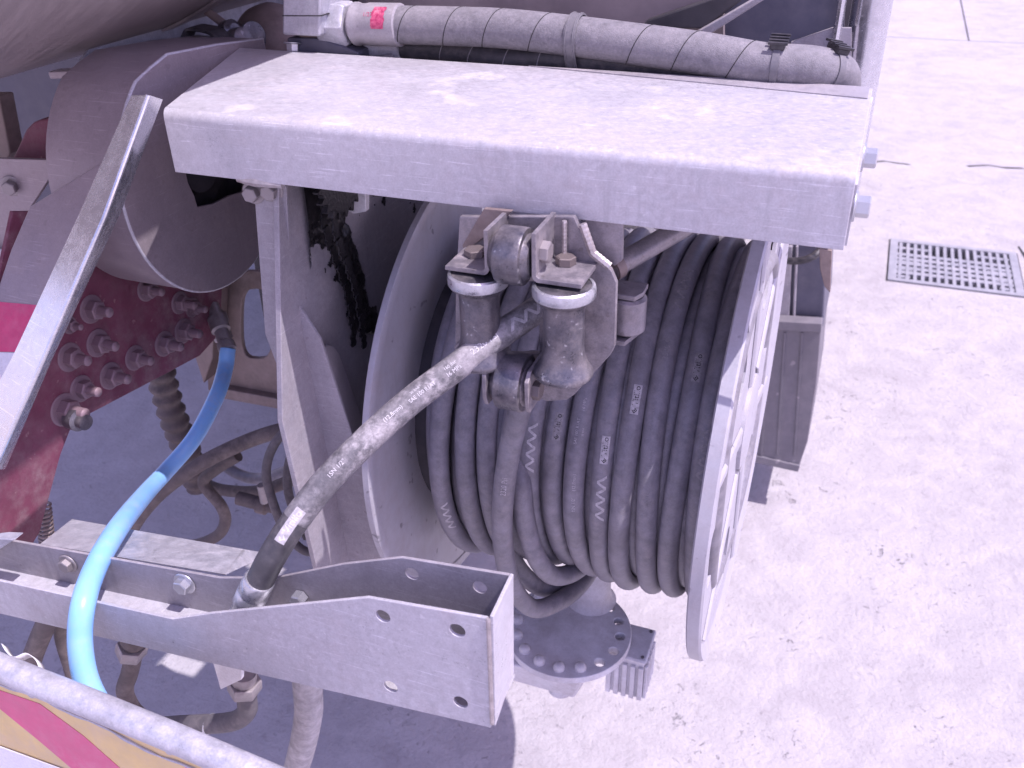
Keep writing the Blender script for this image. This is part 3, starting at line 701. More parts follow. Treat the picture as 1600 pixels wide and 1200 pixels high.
for x0, sgn in ((-.2368, -1), (-.2030, 1)):
    MB().prism([(x0, .545, -.378), (x0, .541, -.37), (x0, .541, -.35), (x0, .548, -.344), (x0, .594, -.344), (x0, .594, -.378)], (.0035, 0, 0)).build('lower_bracket', MT['bracket'], rg, .0008)
bolt(rg, (-.1994, .553, -.3625), (1, 0, 0), .0075, .006, 'rust', False, .1)
q0 = P(735, 545, y=.56)
MB().hexa(PP([(707, 543), (735, 520), (765, 530), (765, 552), (715, 553)], y=.565), [p+A(0, .028, 0) for p in PP([(707, 543), (735, 520), (765, 530), (765, 552), (715, 553)], y=.565)]).build('lower_bracket', MT['bracket'], rg, .002)
s0 = P(979, 515, y=.625)
MB().lathe([(.012, 0), (.0145, .002), (.0145, .028), (.012, .030)], s0, (0, 0, 1), 28).build('side_roller', MT['bracket'], rg)
MB().hexa([s0+A(-.022, -.012, .031), s0+A(.008, -.012, .031), s0+A(.012, -.002, .031), s0+A(.012, .014, .031), s0+A(-.022, .014, .031)], [s0+A(-.022, -.012, .035), s0+A(.008, -.012, .035), s0+A(.012, -.002, .035), s0+A(.012, .014, .035), s0+A(-.022, .014, .035)]).build('side_bracket', MT['bracket'], rg, .0005)
MB().hexa([s0+A(-.022, -.016, -.006), s0+A(.003, -.016, -.006), s0+A(.011, .012, -.006), s0+A(-.022, .012, -.006)], [s0+A(-.022, -.016, -.002), s0+A(.003, -.016, -.002), s0+A(.011, .012, -.002), s0+A(-.022, .012, -.002)]).build('side_bracket', MT['bracket'], rg, .0005)
rd = thing('stay_rod', 'dusty brown steel rod slanting up behind the roller guide', 'rod', P(965, 412, y=.64))
MB().tube([P(955, 420, y=.628), P(1085, 345, y=.70)], .0085, 16).build('rod', MT['bracket'], rd)
MB().tube([P(955, 420, y=.628)+A(0, 0, 0), P(966, 413, y=.634)], .0105, 16).build('collar', MT['steel_brown'], rd)

# ------------------------------------------------------------------ tapered channel in front
cn = thing('tapered_channel', 'tapered aluminium channel with drilled holes and an open top in the foreground', 'channel', (-.35, .396, -.56))
YA, YB = .374, .418
def chan(y, holes_px, pts):
    q = [P(a, b, y=y) for a, b in pts]
    hl = []
    for px, py, r in holes_px:
        c = P(px, py, y=y); hl.append([(c[0]+r*math.cos(2*math.pi*k/18), c[2]+r*math.sin(2*math.pi*k/18)) for k in range(18)])
    return MB().plate([(p[0], p[2]) for p in q], hl, (0, y, 0), (1, 0, 0), (0, 0, 1), .0025)
chan(YA+.0025, [(601, 959, .0052), (717, 981, .0054), (613, 1069, .0052), (722, 1093, .0052)],
     [(763, 962), (577, 930), (420, 946), (332, 955), (273, 964), (0, 904), (-70, 888), (-70, 938), (0, 955), (420, 1053), (769, 1133)]).build('front_wall', MT['alu'], cn, .0005)
bw = chan(YB, [(646, 893, .0050), (752, 914, .0050)],
     [(797, 895), (630, 868), (540, 878), (432, 900), (346, 900), (25, 843), (-80, 822), (-80, 900), (0, 920), (420, 1018), (798, 1050)])
bw.build('back_wall', MT['alu_dusty'], cn, .0005)
ea, eb, ec, ed = P(765, 962, y=YA), P(797, 895, y=YB), P(798, 1048, y=YB), P(769, 1133, y=YA)
MB().hexa([ea, eb, ec, ed], [p+A(.0025, 0, 0) for p in (ea, eb, ec, ed)]).build('end_plate', MT['alu'], cn, .0006)
f0, f1 = P(769, 1133, y=YA), P(-70, 938, y=YA)
fl = [f0+A(0, .0028, .0004), f1+A(0, .0028, .0004), f1+A(0, YB-YA-.0006, .0004), f0+A(0, YB-YA-.0006, .0004)]
MB().hexa(fl, [p+A(0, 0, .0025) for p in fl]).build('floor', MT['alu'], cn)
for a, b in (((763, 966), (768, 1130)),):
    n = 60; q = [P(763, 966, y=YA-.0002)*(1-k/n)+P(769, 1131, y=YA-.0002)*(k/n) for k in range(n+1)]
    MB().tube(q, [.0013+.0004*abs(math.sin(k*1.1)) for k in range(n+1)], 8).build('weld_bead', MT['weld'], cn)
bolt(cn, P(289, 911, y=YB-.003), (0, -1, 0), .0068, .006, 'zinc', True, .2)
bolt(cn, P(107, 880, y=YB-.003), (0, -1, 0), .0062, .005, 'bolt', True, .5)
bolt(cn, P(471, 931, y=YB-.003), (0, -1, 0), .0060, .008, 'zinc', False, .1)
# plate left of the channel where it joins the chassis
MB().hexa(PP([(-60, 848), (0, 842), (24, 843), (0, 858), (-60, 892)], y=.40), [p+A(0, .01, 0) for p in PP([(-60, 848), (0, 842), (24, 843), (0, 858), (-60, 892)], y=.40)]).build('corner_plate', MT['galv'], cn, .001)

# folded tray lying behind the channel
tr = thing('folded_tray', 'ridge shaped folded sheet metal cover behind the channel wall', 'metal cover', P(230, 880, y=.44))
r0, r1 = P(112, 811, y=.495), P(381, 858, y=.490)
a0, a1 = P(62, 850, y=.438), P(350, 897, y=.432)
b0, b1 = P(135, 838, y=.52), P(390, 880, y=.512)
MB().hexa([a0, a1, r1, r0], [p+A(0, .0015, -.0025) for p in (a0, a1, r1, r0)]).build('front_slope', MT['galv'], tr, .0005)
MB().hexa([a1, r1, r1+A(0, .03, -.03)], [p+A(.002, 0, 0) for p in (a1, r1, r1+A(0, .03, -.03))]).build('end_gusset', MT['galv'], tr, .0003)

# ------------------------------------------------------------------ striped warning board and its tube
wbd = thing('warning_board', 'faded yellow and red striped warning board under a metal tube at lower left', 'warning board', P(150, 1190, y=.298))
tq = [P(-60, 1018, y=.300), P(0, 1043, y=.300), P(126, 1093, y=.300), P(260, 1148, y=.300), P(450, 1229, y=.300)]
MB().tube(tq, .0098, 24).build('top_tube', MT['galv'], wbd)
bd = PP([(-60, 1040), (0, 1060), (130, 1109), (262, 1166), (400, 1230), (400, 1330), (-60, 1330)], y=.297)
MB().prism(bd, (0, .002, 0)).build('board', MT['yellow'], wbd)
lip = Path(spline(PP([(-60, 1050), (0, 1070), (60, 1090), (105, 1112), (160, 1135), (205, 1160), (250, 1182), (290, 1196), (400, 1248)], y=.2962), 6), .001)
MB().tube([lip.at(lip.s[-1]*k/80) for k in range(81)], [.0011+.0005*math.sin(k*.7)*math.sin(k*.31) for k in range(81)], 6).build('seam_lip', MT['galv'], wbd)
for poly in ([(-30, 1068), (0, 1079), (62, 1100), (130, 1150), (215, 1225), (140, 1225), (60, 1157), (0, 1108), (-30, 1088)], [(285, 1192), (330, 1212), (420, 1290), (340, 1290)]):
    MB().prism(PP(poly, y=.2966), (0, .0003, 0)).build('red_stripe', MT['red_stripe'], wbd)
MB().prism(PP([(-60, 1150), (0, 1167), (110, 1207), (200, 1243), (200, 1300), (-60, 1215)], y=.2955), (0, .0008, 0)).build('lower_edge', MT['white_tape'], wbd)
for px, py in ((51, 1082), (266, 1170)):
    o, q = inst('dome', MT['galv'], 'rivet', wbd, None, (0, -1, 0), .004, .003); o.rotation_quaternion = Vector((0, -1, .2)).to_track_quat('Z', 'Y')
    p = P(px, py, y=.2955); o.location = Vector((p[0], p[1], p[2]+H))-wloc(wbd); o.scale = (.0042, .0042, .0028)

# ------------------------------------------------------------------ diagonal brace
br = thing('angle_brace', 'bright aluminium angle brace running down from the drum cover to lower left', 'brace', P(20, 720, y=.40))
def brq(l, b, r, y): return P(l[0], l[1], y=y+.004), P(b[0], b[1], y=y-.004), P(r[0], r[1], y=y+.030)
up_ = brq((204, 150), (230, 150), (252, 156), .558); md = brq((122, 337), (161, 340), (186, 334), .505)
ml = brq((20, 555), (66, 560), (80, 560), .45); dn = brq((-70, 725), (-12, 735), (6, 734), .405)
secs = [up_, md, ml, dn]
b1_, b2_ = MB(), MB()
b1_.loft([[l, b, b+A(.0003, .003, 0), l+A(0, .003, 0)] for l, b, r in secs])
b2_.loft([[b+A(.0004, .0001, 0), r, r+A(-.0005, .003, 0), b+A(0.0002, .0032, 0)] for l, b, r in secs])
b1_.build('left_leg', MT['alu_bright'], br, .0007); b2_.build('right_leg', MT['alu_bright'], br, .0007)
q = [up_[1]*(1-t)+md[1]*t for t in np.linspace(0, 1, 6)]+[md[1]*(1-t)+ml[1]*t for t in np.linspace(.2, 1, 5)]+[ml[1]*(1-t)+dn[1]*t for t in np.linspace(.2, 1, 5)]
MB().tube([p+A(0, .0012, 0) for p in q], .0022, 10).build('rounded_corner', MT['alu_bright'], br)

# plate with reflective tape behind the brace
tpn = thing('tape_plate', 'brown aluminium plate with a red and white reflective tape strip beside the brace', 'plate', P(20, 600, y=.50))
tp0, tp1, tp2 = P(170, 248, y=.612), P(0, 650, y=.49), P(-60, 460, y=.545)
tpnrm = np.cross(tp1-tp0, tp2-tp0)
def on_plate(px, py, lift=1.0):
    d = ray(px, py); return d*((tp0@tpnrm)/(d@tpnrm))*lift
v0 = [on_plate(*a) for a in ((172, 246), (47, 323), (18, 390), (-4, 455), (-60, 590), (-60, 700), (0, 650), (40, 560), (135, 345))]
MB().hexa(v0, [p+nrm(p)*.004 for p in v0]).build('plate', MT['cover'], tpn, .0008)
for m, nm, poly in (('red_tape', 'red_tape', [(-20, 470), (62, 477), (24, 550), (-20, 549)]), ('white_tape', 'white_tape', [(-20, 550), (24, 551), (2, 602), (-25, 640)])):
    q = [on_plate(*a, .9993) for a in poly]; MB().hexa(q, [p-nrm(p)*.0003 for p in q]).build(nm, MT[m], tpn)
lb = thing('left_bracket', 'brown dusty bracket plate with one bolt at the left edge', 'bracket', P(10, 400, y=.60))
q = PP([(-60, 246), (80, 250), (82, 262), (76, 280), (46, 326), (20, 385), (0, 400), (-60, 410)], y=.665)
MB().hexa(q, [p+A(0, .005, 0) for p in q]).build('plate', MT['cover'], lb, .0008)
bolt(lb, P(18, 290, y=.664), (.45, -1, -.1), .0075, .008, 'bolt', True)
q = PP([(-40, 394), (14, 388), (0, 440), (-40, 470)], y=.655); MB().hexa(q, [p+A(0, .003, 0) for p in q]).build('lower_flap', MT['galv'], lb, .0005)
rb = thing('red_box', 'small dark red painted block above the left bracket', 'red block', P(50, 247, y=.70))
q = PP([(14, 258), (40, 202), (50, 192), (62, 187), (100, 182), (100, 262)], y=.70); MB().hexa(q, [p+A(0, .05, 0) for p in q]).build('casing', MT['red'], rb, .003)
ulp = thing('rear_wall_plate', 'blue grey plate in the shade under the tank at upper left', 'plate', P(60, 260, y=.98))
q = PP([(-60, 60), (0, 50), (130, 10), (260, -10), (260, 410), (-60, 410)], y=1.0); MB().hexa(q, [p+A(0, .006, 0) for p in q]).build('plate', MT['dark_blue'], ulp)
q = PP([(-40, 150), (-2, 150), (16, 240), (4, 262), (-40, 262)], y=.72); MB().hexa(q, [p+A(0, .02, 0) for p in q]).build('edge_post', MT['steel_brown'], ulp, .002)
q = PP([(74, 112), (122, 110), (122, 122), (78, 124)], y=.90); MB().hexa(q, [p+A(0, .02, 0) for p in q]).build('lug', MT['cover'], ulp, .002)

# ------------------------------------------------------------------ drum cover at the left end of the beam
KS = 1.0877; XH = -.62; hc = A(.689, -.269)*KS; RH = .118*KS
dc = thing('drum_cover', 'round dusty aluminium drum cover with a cut out at the left end of the beam', 'drum cover', (-.61, .69, -.39))
outl = []
a_s, a_e = 128, 372
for k in range(49): t = math.radians(a_s+(a_e-a_s)*k/48); outl.append((hc[0]+RH*math.cos(t), hc[1]+RH*math.sin(t)))
outl += [(a*KS, b*KS) for a, b in ((.80, -.176), (.727, -.168), (.66, -.163), (.637, -.169))]
hole = [P(a, b, x=XH)[1:] for a, b in ((284, 258), (290, 285), (300, 306), (305, 323), (330, 318), (356, 305), (388, 296), (400, 262), (340, 240))]
MB().plate(outl, [[tuple(h) for h in hole]], (XH, 0, 0), (0, 1, 0), (0, 0, 1), .003).build('front_plate', MT['cover'], dc, .0006)
sh = MB(); n = len(outl)
ring0 = [A(XH-.0005, y, z) for y, z in outl]; ring1 = [A(XH-.082, y, z) for y, z in outl]
rin0 = [A(XH-.0005, hc[0]+(y-hc[0])*.975, hc[1]+(z-hc[1])*.975) for y, z in outl]; rin1 = [A(XH-.082, p[1], p[2]) for p in rin0]
sh.loft([ring0, ring1, rin1, rin0, ring0], True, False); sh.build('shell', MT['cover'], dc, angle=30)
seam = [A(XH+.0012, y, z) for y, z in outl]
MB().tube(seam, .0017, 8, closed=True).build('weld_seam', MT['alu'], dc)
bp_ = [A(-.648, hc[0]+1.0*(y-hc[0]), hc[1]+(z-hc[1])) for y, z in outl]
q = PP([(118, 300), (114, 130), (122, 104), (140, 76), (165, 56), (182, 49), (300, 24), (460, -12), (470, 60), (330, 300)], x=-.742)
MB().hexa(q, [p+A(-.004, 0, 0) for p in q]).build('back_plate', MT['galv'], dc, .001)
MB().lathe([(.10, 0), (.10, .05), (.055, .052), (.05, .06), (.03, .062), (.028, .07)], (XH-.081, hc[0], hc[1]), (1, 0, 0), 40).build('inner_drum', MT['dark'], dc)

# red chassis gusset with its bolts
cg = thing('chassis_gusset', 'faded red bolted chassis plate under the drum cover', 'chassis plate', (-.72, .6, -.6))
gpts = [P(a, b, x=-.72) for a, b in ((20, 330), (350, 330), (345, 520), (312, 556), (218, 606), (130, 652), (112, 666), (95, 710), (62, 832), (50, 852), (-60, 846), (-60, 700))]
MB().plate([(p[1], p[2]) for p in gpts], [], (-.724, 0, 0), (0, 1, 0), (0, 0, 1), .004).build('plate', MT['red'], cg, .0008)
for px, py, s in ((142, 483, 1), (152, 536, 1), (108, 558, 1), (126, 607, .95), (172, 587, 1), (210, 559, .95), (256, 537, 1), (286, 517, 1), (280, 473, .9), (228, 452, .9), (100, 640, 1.15), (300, 480, .8), (108, 508, .6)):
    bolt(cg, P(px, py, x=-.72), (1, 0, 0), .0105*s, .010*s, 'bolt_red', True, None, .014*s)
MB().lathe([(.012, 0), (.012, .012), (.008, .014), (.008, .022), (.003, .0222)], P(112, 652, x=-.711), (1, -.15, 0), 20).build('grease_nipple', MT['steel'], cg)
cgs = thing('coil_spring', 'small dusty coil spring beside the red chassis plate', 'spring', P(70, 838, y=.55))
q = [P(67+4*0, 790, y=.55)*(1-t)+P(74, 850, y=.55)*t+.0075*A(math.cos(t*60), math.sin(t*60), 0) for t in np.linspace(0, 1, 160)]
MB().tube(q, .0016, 6).build('coil', MT['steel_brown'], cgs)

# ------------------------------------------------------------------ blue tube
bt = thing('blue_tube', 'smooth light blue plastic tube hanging in front of the channel', 'tube', P(150, 1100, y=.34))
q = spline(PY([(356, 545, .79), (352, 575, .775), (338, 620, .735), (304, 684, .685), (258, 738, .635), (232, 766, .585), (205, 798, .508), (180, 832, .452), (150, 885, .404), (131, 940, .368), (125, 1000, .350), (134, 1060, .336), (157, 1108, .328), (180, 1140, .325)]), 10)
n = len(q); MB().tube(q, [.0093+.0012*0 for k in range(n)], 24).build('tube', MT['blue'], bt)
MB().lathe([(.0085, 0), (.011, .002), (.011, .012), (.009, .014), (.009, .03), (.012, .032), (.012, .05), (.008, .052), (.008, .07)], q[0]-A(0, 0, .004), nrm(P(325, 455, y=.84)-q[0]), 14).build('end_fitting', MT['bolt'], bt)
pf = thing('pipe_fitting', 'dusty brown pipe fitting hanging under the drum cover', 'pipe fitting', P(345, 550, y=.74))
MB().lathe([(.012, 0), (.012, .02), (.015, .022), (.015, .034), (.011, .036), (.011, .06), (.014, .062), (.014, .075)], P(350, 530, y=.84), nrm(P(318, 450, y=.84)-P(350, 530, y=.84)), 8).build('body', MT['bolt'], pf)
MB().lathe([(.010, 0), (.010, .018), (.007, .02), (.007, .03)], P(305, 480, y=.80), nrm(A(-1, -.2, .3)), 8).build('side_port', MT['bolt'], pf)
MB().lathe([(.009, 0), (.009, .016), (.006, .018), (.006, .03)], P(290, 515, y=.80), nrm(A(-1, -.3, .2)), 8).build('side_port', MT['bolt'], pf)

# ------------------------------------------------------------------ frame and hoses under the drum cover
fp = thing('frame_plate', 'dusty brown frame plate with an oval hole behind the support strap', 'plate', P(380, 620, y=.90))
outp = PP([(322, 420), (470, 420), (480, 632), (330, 606)], y=.90)
def oval(cx, cy, rx, ry, y): return [P(cx+math.copysign(abs(math.cos(t))**.6, math.cos(t))*rx, cy+math.copysign(abs(math.sin(t))**.6, math.sin(t))*ry, y=y) for t in [2*math.pi*k/24 for k in range(24)]]
hh = oval(406, 502, 24, 54, .90)
MB().plate([(p[0], p[2]) for p in outp], [[(p[0], p[2]) for p in hh]], (0, .90, 0), (1, 0, 0), (0, 0, 1), .008).build('plate', MT['steel_brown'], fp, .002)
MB().prism(PP([(330, 604), (490, 634), (490, 650), (330, 620)], y=.88), (0, .06, 0)).build('lower_flange', MT['steel_brown'], fp, .002)
MB().prism(PP([(318, 600), (332, 560), (338, 420), (322, 420), (305, 560)], y=.86), (0, .03, 0)).build('upright', MT['steel_brown'], fp, .002)
MB().box((-.80, 1.02, -.66), (-.36, 1.06, -.36)).build('cross_member', MT['dark'], fp, .003)

def simple_hose(name, label, pts, r, m, seg=14, group=None, n=8):
    q = spline(PY(pts), n); mid = q[int(np.argmin([p[2] for p in q]))]
    o = MB().tube(q, r, seg).build(name, MT[m]); 
    return tag(o, label, 'hose', group)
ch_ = spline(PY([(246, 560, .86), (258, 610, .86), (272, 655, .86), (292, 705, .87), (310, 760, .88)]), 12)
pp = Path(ch_, .02); N_ = 120
q = [pp.at(pp.s[-1]*k/N_) for k in range(N_+1)]
tag(MB().tube(q, [.0185+.0025*math.sin(2*math.pi*k/10) for k in range(N_+1)], 18).build('corrugated_hose', MT['rubber_brown']), 'thick muddy corrugated hose below the red chassis plate', 'hose')
simple_hose('hose', 'brown dusty hose crossing behind the blue tube', [(520, 655, .88), (455, 668, .86), (385, 690, .84), (305, 730, .80), (240, 780, .78), (200, 840, .78), (180, 920, .78)], .0105, 'rubber_brown')
simple_hose('hose', 'outer grey hose loop between the strap and the brown hose', [(500, 650, .70), (462, 662, .69), (430, 692, .68), (416, 735, .675), (425, 780, .67), (446, 830, .67), (480, 862, .675), (520, 848, .69), (540, 810, .71)], .0052, 'rubber_grey')
simple_hose('hose', 'inner grey hose loop beside the strap edge', [(510, 660, .71), (470, 688, .70), (452, 722, .695), (450, 765, .69), (462, 805, .69), (480, 840, .69)], .0052, 'rubber_grey')
simple_hose('hose', 'muddy hose hooking down to the left of the coiled hoses', [(372, 712, .85), (335, 735, .84), (318, 755, .835), (345, 790, .83), (352, 815, .83), (338, 838, .83), (300, 852, .83), (255, 850, .84)], .0085, 'rubber_brown')
simple_hose('hose', 'low muddy hose curving towards the black cylinder fitting', [(300, 735, .92), (330, 760, .90), (370, 768, .88), (415, 765, .87), (480, 740, .87)], .009, 'rubber_brown')
simple_hose('hose', 'dark hose behind the coiled grey hoses', [(340, 720, .95), (375, 742, .94), (410, 748, .93), (450, 735, .92), (520, 700, .92)], .009, 'rubber')
cf = thing('cylinder_fitting', 'small dusty cylinder fitting behind the grey hose loops', 'fitting', P(405, 800, y=.83))
MB().lathe([(.010, 0), (.010, .03), (.014, .032), (.014, .045), (.009, .046), (.009, .056)], P(372, 778, y=.83), nrm(A(1, .1, -.12)), 16).build('body', MT['rubber_brown'], cf)
MB().lathe([(.006, 0), (.006, .03), (.003, .031)], P(408, 758, y=.83), (0, 0, -1), 14).build('stem', MT['bolt'], cf)

# fittings hanging below the channel
simple_hose('hose', 'dark hose leaving the lower left beneath the channel', [(85, 950, .50), (72, 975, .50), (55, 1015, .495), (40, 1060, .49), (20, 1120, .49)], .0115, 'rubber_brown')
simple_hose('hose', 'dark hose beside the blue tube beneath the channel', [(95, 960, .53), (100, 1000, .53), (112, 1040, .53), (125, 1090, .53)], .0100, 'rubber_brown')
tf = thing('torn_tape', 'scrap of torn white tape above the striped board tube', 'tape scrap', P(40, 1030, y=.37))
q = spline(PY([(2, 1005, .37), (10, 1018, .365), (22, 1026, .365), (40, 1020, .37), (55, 1030, .37), (62, 1045, .365)]), 5)
tb_ = MB(); V0 = [tb_.v(p) for p in q]; V1 = [tb_.v(p+A(.002, .003, -.0075)) for p in q]
for i in range(len(q)-1): tb_.face([V0[i], V0[i+1], V1[i+1], V1[i]])
so_ = tb_.build('strip', MT['white_tape'], tf); sm = so_.modifiers.new('thick', 'SOLIDIFY'); sm.thickness = .0004
hf = thing('hex_fitting', 'muddy hexagon pipe fitting beneath the channel beside the blue tube', 'pipe fitting', P(205, 1070, y=.50))
fx_ = nrm(P(190, 1085, y=.50)-P(212, 985, y=.50))
c_ = P(212, 985, y=.50)
MB().lathe([(.014, 0), (.014, .018), (.011, .02), (.011, .026)], c_, fx_, 20).build('collar', MT['rubber_brown'], hf)
MB().lathe([(.0155, 0), (.0165, .002), (.0165, .016), (.0155, .018)], c_+fx_*.027, fx_, 6).build('hexagon_nut', MT['bolt'], hf, .0005)
MB().tube(spline(PY([(210, 1015, .50), (203, 1050, .50), (195, 1078, .50), (205, 1105, .50), (225, 1130, .50), (240, 1180, .50)]), 8), .0095, 14).build('bent_pipe', MT['rubber_brown'], hf)
ef = thing('elbow_fitting', 'muddy elbow pipe with hexagon nut beneath the middle of the channel', 'pipe fitting', P(380, 1120, y=.47))
q = PP([(333, 1035), (378, 1035), (377, 1062), (345, 1077)], y=.43); MB().hexa(q, [p+A(0, .004, 0) for p in q]).build('white_tag', MT['white_tape'], ef)
c_ = P(381, 1050, y=.47); fx_ = nrm(P(384, 1110, y=.47)-c_)
MB().lathe([(.012, 0), (.012, .012)], c_, fx_, 20).build('collar', MT['bolt'], ef)
MB().lathe([(.0155, 0), (.0165, .002), (.0165, .013), (.015, .015)], c_+fx_*.0125, fx_, 6).build('hexagon_nut', MT['bolt'], ef, .0005)
MB().tube(spline(PY([(384, 1065, .47), (386, 1095, .47), (386, 1110, .47), (372, 1124, .47), (345, 1130, .47), (300, 1132, .472), (262, 1134, .475), (200, 1140, .48)]), 8), .0098, 16).build('elbow_pipe', MT['rubber_grey'], ef)
a_ = P(326, 1131, y=.471)
MB().lathe([(.0098, 0), (.0112, .0005), (.0112, .002), (.0098, .0025)], a_, (1, 0, -.0), 20).build('ring', MT['zinc'], ef)
bh = simple_hose('hose', 'whitish worn braided hose hanging below the holed channel end', [(478, 1040, .405), (481, 1080, .41), (482, 1115, .415), (474, 1160, .42), (462, 1205, .43), (448, 1260, .44)], .0118, 'braid_pale', 18)

# ------------------------------------------------------------------ swivel joint under the reel
sw = thing('swivel_joint', 'grey round bolted swivel flange with a ribbed motor under the reel', 'swivel joint', (-.232, .785, -.93))
scn = P(888, 982, z=-.85); scn = A(scn[0], scn[1], -.85); RS = .0775
hl = []
for k in range(16):
    a = math.radians(k*22.5+8); 
    if k in (0, 1, 2, 3, 14, 15): hl.append(circ(.0062, 14, c=(.064*math.cos(a), .064*math.sin(a))))
MB().plate(circ(RS, 72), hl, scn-A(0, 0, .010), (1, 0, 0), (0, 1, 0), .010).build('flange_disc', MT['swivel'], sw, .0012)
for k in range(16):
    if k in (0, 1, 2, 3, 14, 15): continue
    a = math.radians(k*22.5+8); o, q = inst('dome', MT['swivel'], 'cap', sw, None, (0, 0, 1), 1, 1)
    o.rotation_quaternion = (1, 0, 0, 0); o.scale = (.0072, .0072, .008); o.location = Vector((scn[0]+.064*math.cos(a), scn[1]+.064*math.sin(a), scn[2]+H))-wloc(sw)
hb = P(912, 950, z=-.85)
MB().lathe([(.032, 0), (.027, .004), (.0245, .010), (.0240, .075), (.022, .08)], (hb[0]+.004, hb[1]+.02, -.85), (0, 0, 1), 36).build('hub', MT['swivel'], sw)
MB().hexa([scn+A(-.11, -.058, -.052), scn+A(.026, -.058, -.052), scn+A(.042, .03, -.052), scn+A(-.11, .05, -.052)], [scn+A(-.11, -.070, -.0105), scn+A(.035, -.066, -.0105), scn+A(.05, .03, -.0105), scn+A(-.11, .05, -.0105)]).build('gear_case', MT['swivel'], sw, .003)
MB().lathe([(.013, 0), (.016, .003), (.016, .014)], scn+A(.004, -.040, -.065), (0, 0, 1), 24).build('drain_plug', MT['swivel'], sw)
m0 = P(985, 1010, z=-.868)
mo = MB().box((m0[0]-.024, m0[1]-.018, -.935), (m0[0]+.022, m0[1]+.030, -.8705)).build('motor', MT['swivel'], sw, .002)
MB().box((m0[0]-.026, m0[1]-.022, -.8700), (m0[0]+.025, m0[1]+.034, -.8640)).build('motor_lid', MT['swivel'], sw, .003)
for k in range(5):
    MB().box((m0[0]-.024+k*.010, m0[1]-.022, -.934), (m0[0]-.018+k*.010, m0[1]-.0182, -.878)).build('cooling_fin', MT['swivel'], sw, .0008)
for k in range(5): MB().box((m0[0]+.0222, m0[1]-.017+k*.010, -.934), (m0[0]+.0262, m0[1]-.012+k*.010, -.878)).build('cooling_fin', MT['swivel'], sw, .0008)
for dx, dy in ((.019, -.016), (.019, .028)): bolt(sw, (m0[0]+dx, m0[1]+dy, -.864), (0, 0, 1), .0022, .0015, 'steel', False)

# ------------------------------------------------------------------ hydraulic hoses above the beam
th = thing('upper_hydraulic_hose', 'thick dusty braided hose with crimped fitting lying along the top of the beam', 'hose', P(900, 90, y=.85))
q = spline(PY([(622, 39, .85), (700, 41, .85), (790, 45, .849), (900, 57, .846), (1000, 70, .842), (1100, 84, .838), (1190, 100, .836), (1260, 105, .838), (1302, 112, .852)])+[], 10)
q = q+spline([q[-1], q[-1]+A(.006, .016, -.012), q[-1]+A(.006, .03, -.05)], 6)[1:]
MB().tube(q, .0178, 30).build('hose_body', MT['braid'], th)
UH = Path(q, .0178)
for i, (px, py) in enumerate(((640, 40), (706, 41), (770, 44), (845, 50), (1000, 70), (1070, 82), (1160, 96))):   # spiral seam of the wrap
    t0 = UH.nearest(px, py); sp_ = []
    for k in range(21):
        c, T = UH.frame(t0+(k/20-.5)*.022); nn = nrm(-c-T*((-c)@T)); uu = np.cross(nn, T); a = (k/20-.5)*math.pi*1.05
        sp_.append(c+.0178*(math.cos(a)*nn+math.sin(a)*uu))
    MB().tube(sp_, .00045, 6).build('wrap_seam', MT['ink'], th)
ax_ = nrm(q[0]-q[1]); f0 = q[0]
fe = MB().lathe([(.0182, -.004), (.0200, -.003), (.0200, .030), (.0192, .034), (.0192, .040), (.0205, .043), (.0205, .046), (.0165, .050)], f0, ax_, 36).build('ferrule', MT['alu_dusty'], th)
hn = MB().lathe([(.0205, 0), (.0228, .003), (.0228, .030), (.0205, .033)], f0+ax_*.052, ax_, 6).build('hexagon_nut', MT['galv'], th, .0008)
MB().lathe([(.0165, 0), (.0165, .02)], f0+ax_*.0855, ax_, 28).build('threaded_neck', MT['steel_brown'], th)
FP = Path([f0+ax_*.036, f0], .0200)
# red ink mark on the ferrule
vs, fs = [], []
for j in range(9):
    for i in range(9): vs.append((-.0068+.0136*i/8+(random.uniform(-.001, .001) if i in (0, 8) else 0), -.011+.022*j/8))
for j in range(8):
    for i in range(8):
        k = j*9+i; fs.append((k, k+1, k+10, k+9))
print_on(FP, .024, (vs, fs), 1.0, MT['red_ink'], fe, .35, 1.0, .0004, 'red_mark')
print_on(FP, .0125, glyphs('1/27'), .006, MT['red_ink'], fe, .45, 1.0, .0004)
def band(path, t0, wd, th_, m, parent, name, extra=.0):
    c0, T = path.frame(t0); r = path.r
    return MB().lathe([(r+.0002, -wd/2), (r+th_, -wd/2), (r+th_, wd/2), (r+.0002, wd/2)], c0, T, 36, False).build(name, MT[m], parent)
for px, py in ((1212, 100), (1295, 108)):
    t0 = UH.nearest(px, py); band(UH, t0, .006, .0012, 'tie', th, 'clamp_band')
    c, T = UH.frame(t0); up = nrm(A(0, -.2, 1)); up = nrm(up-T*(up@T)); sd = np.cross(T, up)
    kb = [c+up*.0165+T*a+sd*b for a, b in ((-.006, -.009), (.006, -.009), (.006, .009), (-.006, .009))]
    MB().hexa(kb, [p+up*.005 for p in kb]).build('clamp_lock', MT['plastic'], th, .0012)
    for s_ in (-.009, -.003, .003, .009):
        kb = [c+up*.0215+T*a+sd*(b+s_) for a, b in ((-.008, -.0012), (.008, -.0012), (.008, .0012), (-.008, .0012))]
        MB().hexa(kb, [p+up*.002 for p in kb]).build('lock_tooth', MT['plastic'], th)
